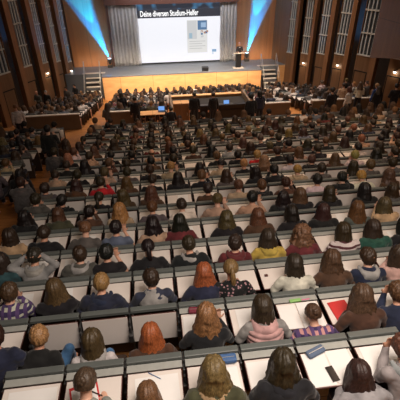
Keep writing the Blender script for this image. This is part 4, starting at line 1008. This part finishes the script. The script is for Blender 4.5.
on_desk(0, 3, -.10, .16, 'pencil_case', 'blue-grey fabric pencil case on the ledge, bottom row right', 'pencil case', [('pouch', bgy, lambda b: box(b, -.10, .10, -.042, .042, .004, .045, .018)), ('zip', M['steel'], lambda b: box(b, -.085, .085, -.003, .003, .0452, .0472))], .35)
on_desk(0, 1, .12, .19, 'pencil_case', 'bright blue pencil case on the ledge above the fur hood', 'pencil case', [('pouch', blu, lambda b: box(b, -.13, .11, -.045, .045, .004, .06, .02)), ('zip', M['steel'], lambda b: box(b, -.1, .09, -.003, .003, .0602, .0622))], .0)
one_desk(0, 1, .08, -.03, 'paper_sheet', 'white sheet under the bright blue pencil case', 'paper', M['white'], sheet(.28, .30))
on_desk(1, 1, -.10, .19, 'pencil_case', 'dark red pouch on the ledge above the raised hand', 'pencil case', [('pouch', wine, lambda b: box(b, -.06, .12, -.04, .04, .004, .05, .018)), ('zip', M['steel'], lambda b: box(b, -.05, .1, -.003, .003, .0502, .0522))], -.1)
one_desk(1, 1, -.02, -.02, 'paper_sheet', 'white sheet under the hand, left of the pink vest', 'paper', M['white'], sheet(.42, .31))
one_desk(1, 2, .0, .0, 'paper_sheet', 'white sheet before the pink quilted vest', 'paper', M['white'], sheet(.36, .30))
one_desk(1, 3, -.14, -.02, 'paper_sheet', 'white sheet, left of two, right of the pink quilted vest', 'paper', M['white'], sheet(.21, .32))
one_desk(1, 3, .10, -.02, 'notebook', 'large open white notebook, right of two papers beside the pink vest', 'notebook', M['white'], sheet(.24, .34, .012))
on_desk(1, 3, .0, .185, 'pencil_case', 'green and pink pen case on the ledge, second row up', 'pencil case', [('case', grn, lambda b: box(b, -.08, .06, -.02, .02, .004, .03, .008)), ('pen', pnk, lambda b: box(b, .07, .17, -.006, .006, .004, .014, .003))], .05)
on_desk(1, 4, -.08, -.01, 'notebook', 'bright red notebook under the wavy brown hair', 'notebook', [('cover', red, sheet(.22, .26, .010))], .1)
one_desk(1, 5, .05, -.02, 'paper_sheet', 'white sheet before the person in navy jacket, right edge', 'paper', M['white'], sheet(.36, .30))
on_desk(2, 3, -.17, .04, 'eraser', 'small brown square on the empty desk right of the floral blouse', 'eraser', [('block', M['edge'], lambda b: box(b, -.022, .022, -.018, .018, .001, .014, .003))])
k_ = 0
for n in range(2, 11):
    for c in rowcols[n]:
        if opened[(n, c)] and rp.random() < .30 and k_ < 45:
            one_desk(n, c, (rp.random()-.5)*.16, (rp.random()-.5)*.04, 'paper_sheet', 'white paper sheet on an open desk, ' + place_words(n, c).replace(' seat', ''), 'paper', M['white'], sheet(.21, .27), (rp.random()-.5)*.3, 'white sheets on the desks'); k_ += 1

# ================================================================== LIGHTS
area('house_light', (1.6, 1.4, ZC+1.0), 3.2, 305, (1, .85, .74), sy=2.4)
area('house_light', (5.0, 5.5, ZC+1.6), 3, 85, (1, .68, .45), sy=3)
area('house_light', (4.5, 12.0, ZC+1.0), 9, 215, (1, .66, .43), sy=4, spread=120)
area('house_light', (3, 23, ZC+1.5), 12, 760, (1, .80, .66), sy=6, spread=95)
area('stage_wash', (2.3, 27.5, ZC+1.2), 10, 260, (1, .80, .58), (math.radians(8), 0, 0), 1.2, 90)
for xx in (-4.6, 8.7): area('foot_wash', (xx, 32.1, ZS+.25), 2.6, 10, (1, .72, .45), (math.radians(105), 0, 0), .2)
spot('speaker_light', (5.5, 25, ZC+1), (6.9, 31.3, ZS+1.4), 900, (1, .9, .8), 9, .5)  # added warm spot that lifts the speaker, not a fixture of the hall
area('stage_front_light', (2.3, 26.4, 5.0), 12, 400, (1, .76, .54), (math.radians(42), 0, 0), .4, 70)  # extra area light added to brighten the wooden stage front, no visible source
area('curtain_light', (2.4, 31.6, 7.6), 8.6, 170, (.95, .95, 1), (math.radians(32), 0, 0), .4)  # added fill aimed at the curtains to make them paler, source invented
area('wall_wash', (-4.5, 25, ZC+2.0), 1.5, 90, (1, .76, .6), (0, math.radians(30), 0), 8)
area('wall_wash', (8.5, 24, ZC+2.0), 1.5, 260, (1, .82, .68), (0, math.radians(-30), 0), 9)
for sx, x, dx in ((-1, -3.3, -1.5), (1, 7.86, .95)):
    spot('beam_light', (x, 32.62, ZS+.72), (x+dx, 32.66, ZS+4.7), 21000, (.0, .34, 1), 23, .08, .03)
    bm = bmesh.new(); box(bm, min(x+dx*1.35, x)-1.0, max(x, x+dx*1.35)+1.0, 32.2, 33.1, ZS+.02, ZT-.2)
    m, nt, b = new_mat('stage_haze'); nt.nodes.remove(b)
    vs_ = nt.nodes.new('ShaderNodeVolumeScatter'); vs_.inputs['Density'].default_value = .10; vs_.inputs['Anisotropy'].default_value = 0
    nt.links.new(vs_.outputs[0], nt.nodes['Material Output'].inputs['Volume'])
    hz = link('haze', mesh_of(bm, 'haze', m)); tag(hz, 'thin stage haze lit blue by the %s stage lamp' % ('left' if sx < 0 else 'right'), 'haze', None, 'stuff')
spot('splash_light', (-3.0, 32.0, ZS+1), (-7.6, 27, 5.5), 700, (.12, .4, 1), 16, .6)
spot('splash_light', (7.5, 32.0, ZS+1), (11.9, 25, 5.5), 1800, (.12, .45, 1), 22, .6)
w = bpy.data.worlds.new('world'); SC.world = w; w.use_nodes = True
w.node_tree.nodes['Background'].inputs[0].default_value = (.9, .68, .5, 1); w.node_tree.nodes['Background'].inputs[1].default_value = .045
SC.view_settings.view_transform = 'Standard'; SC.view_settings.look = 'None'; SC.view_settings.gamma = 1; SC.view_settings.use_curve_mapping = False
SC.view_settings.exposure = 0
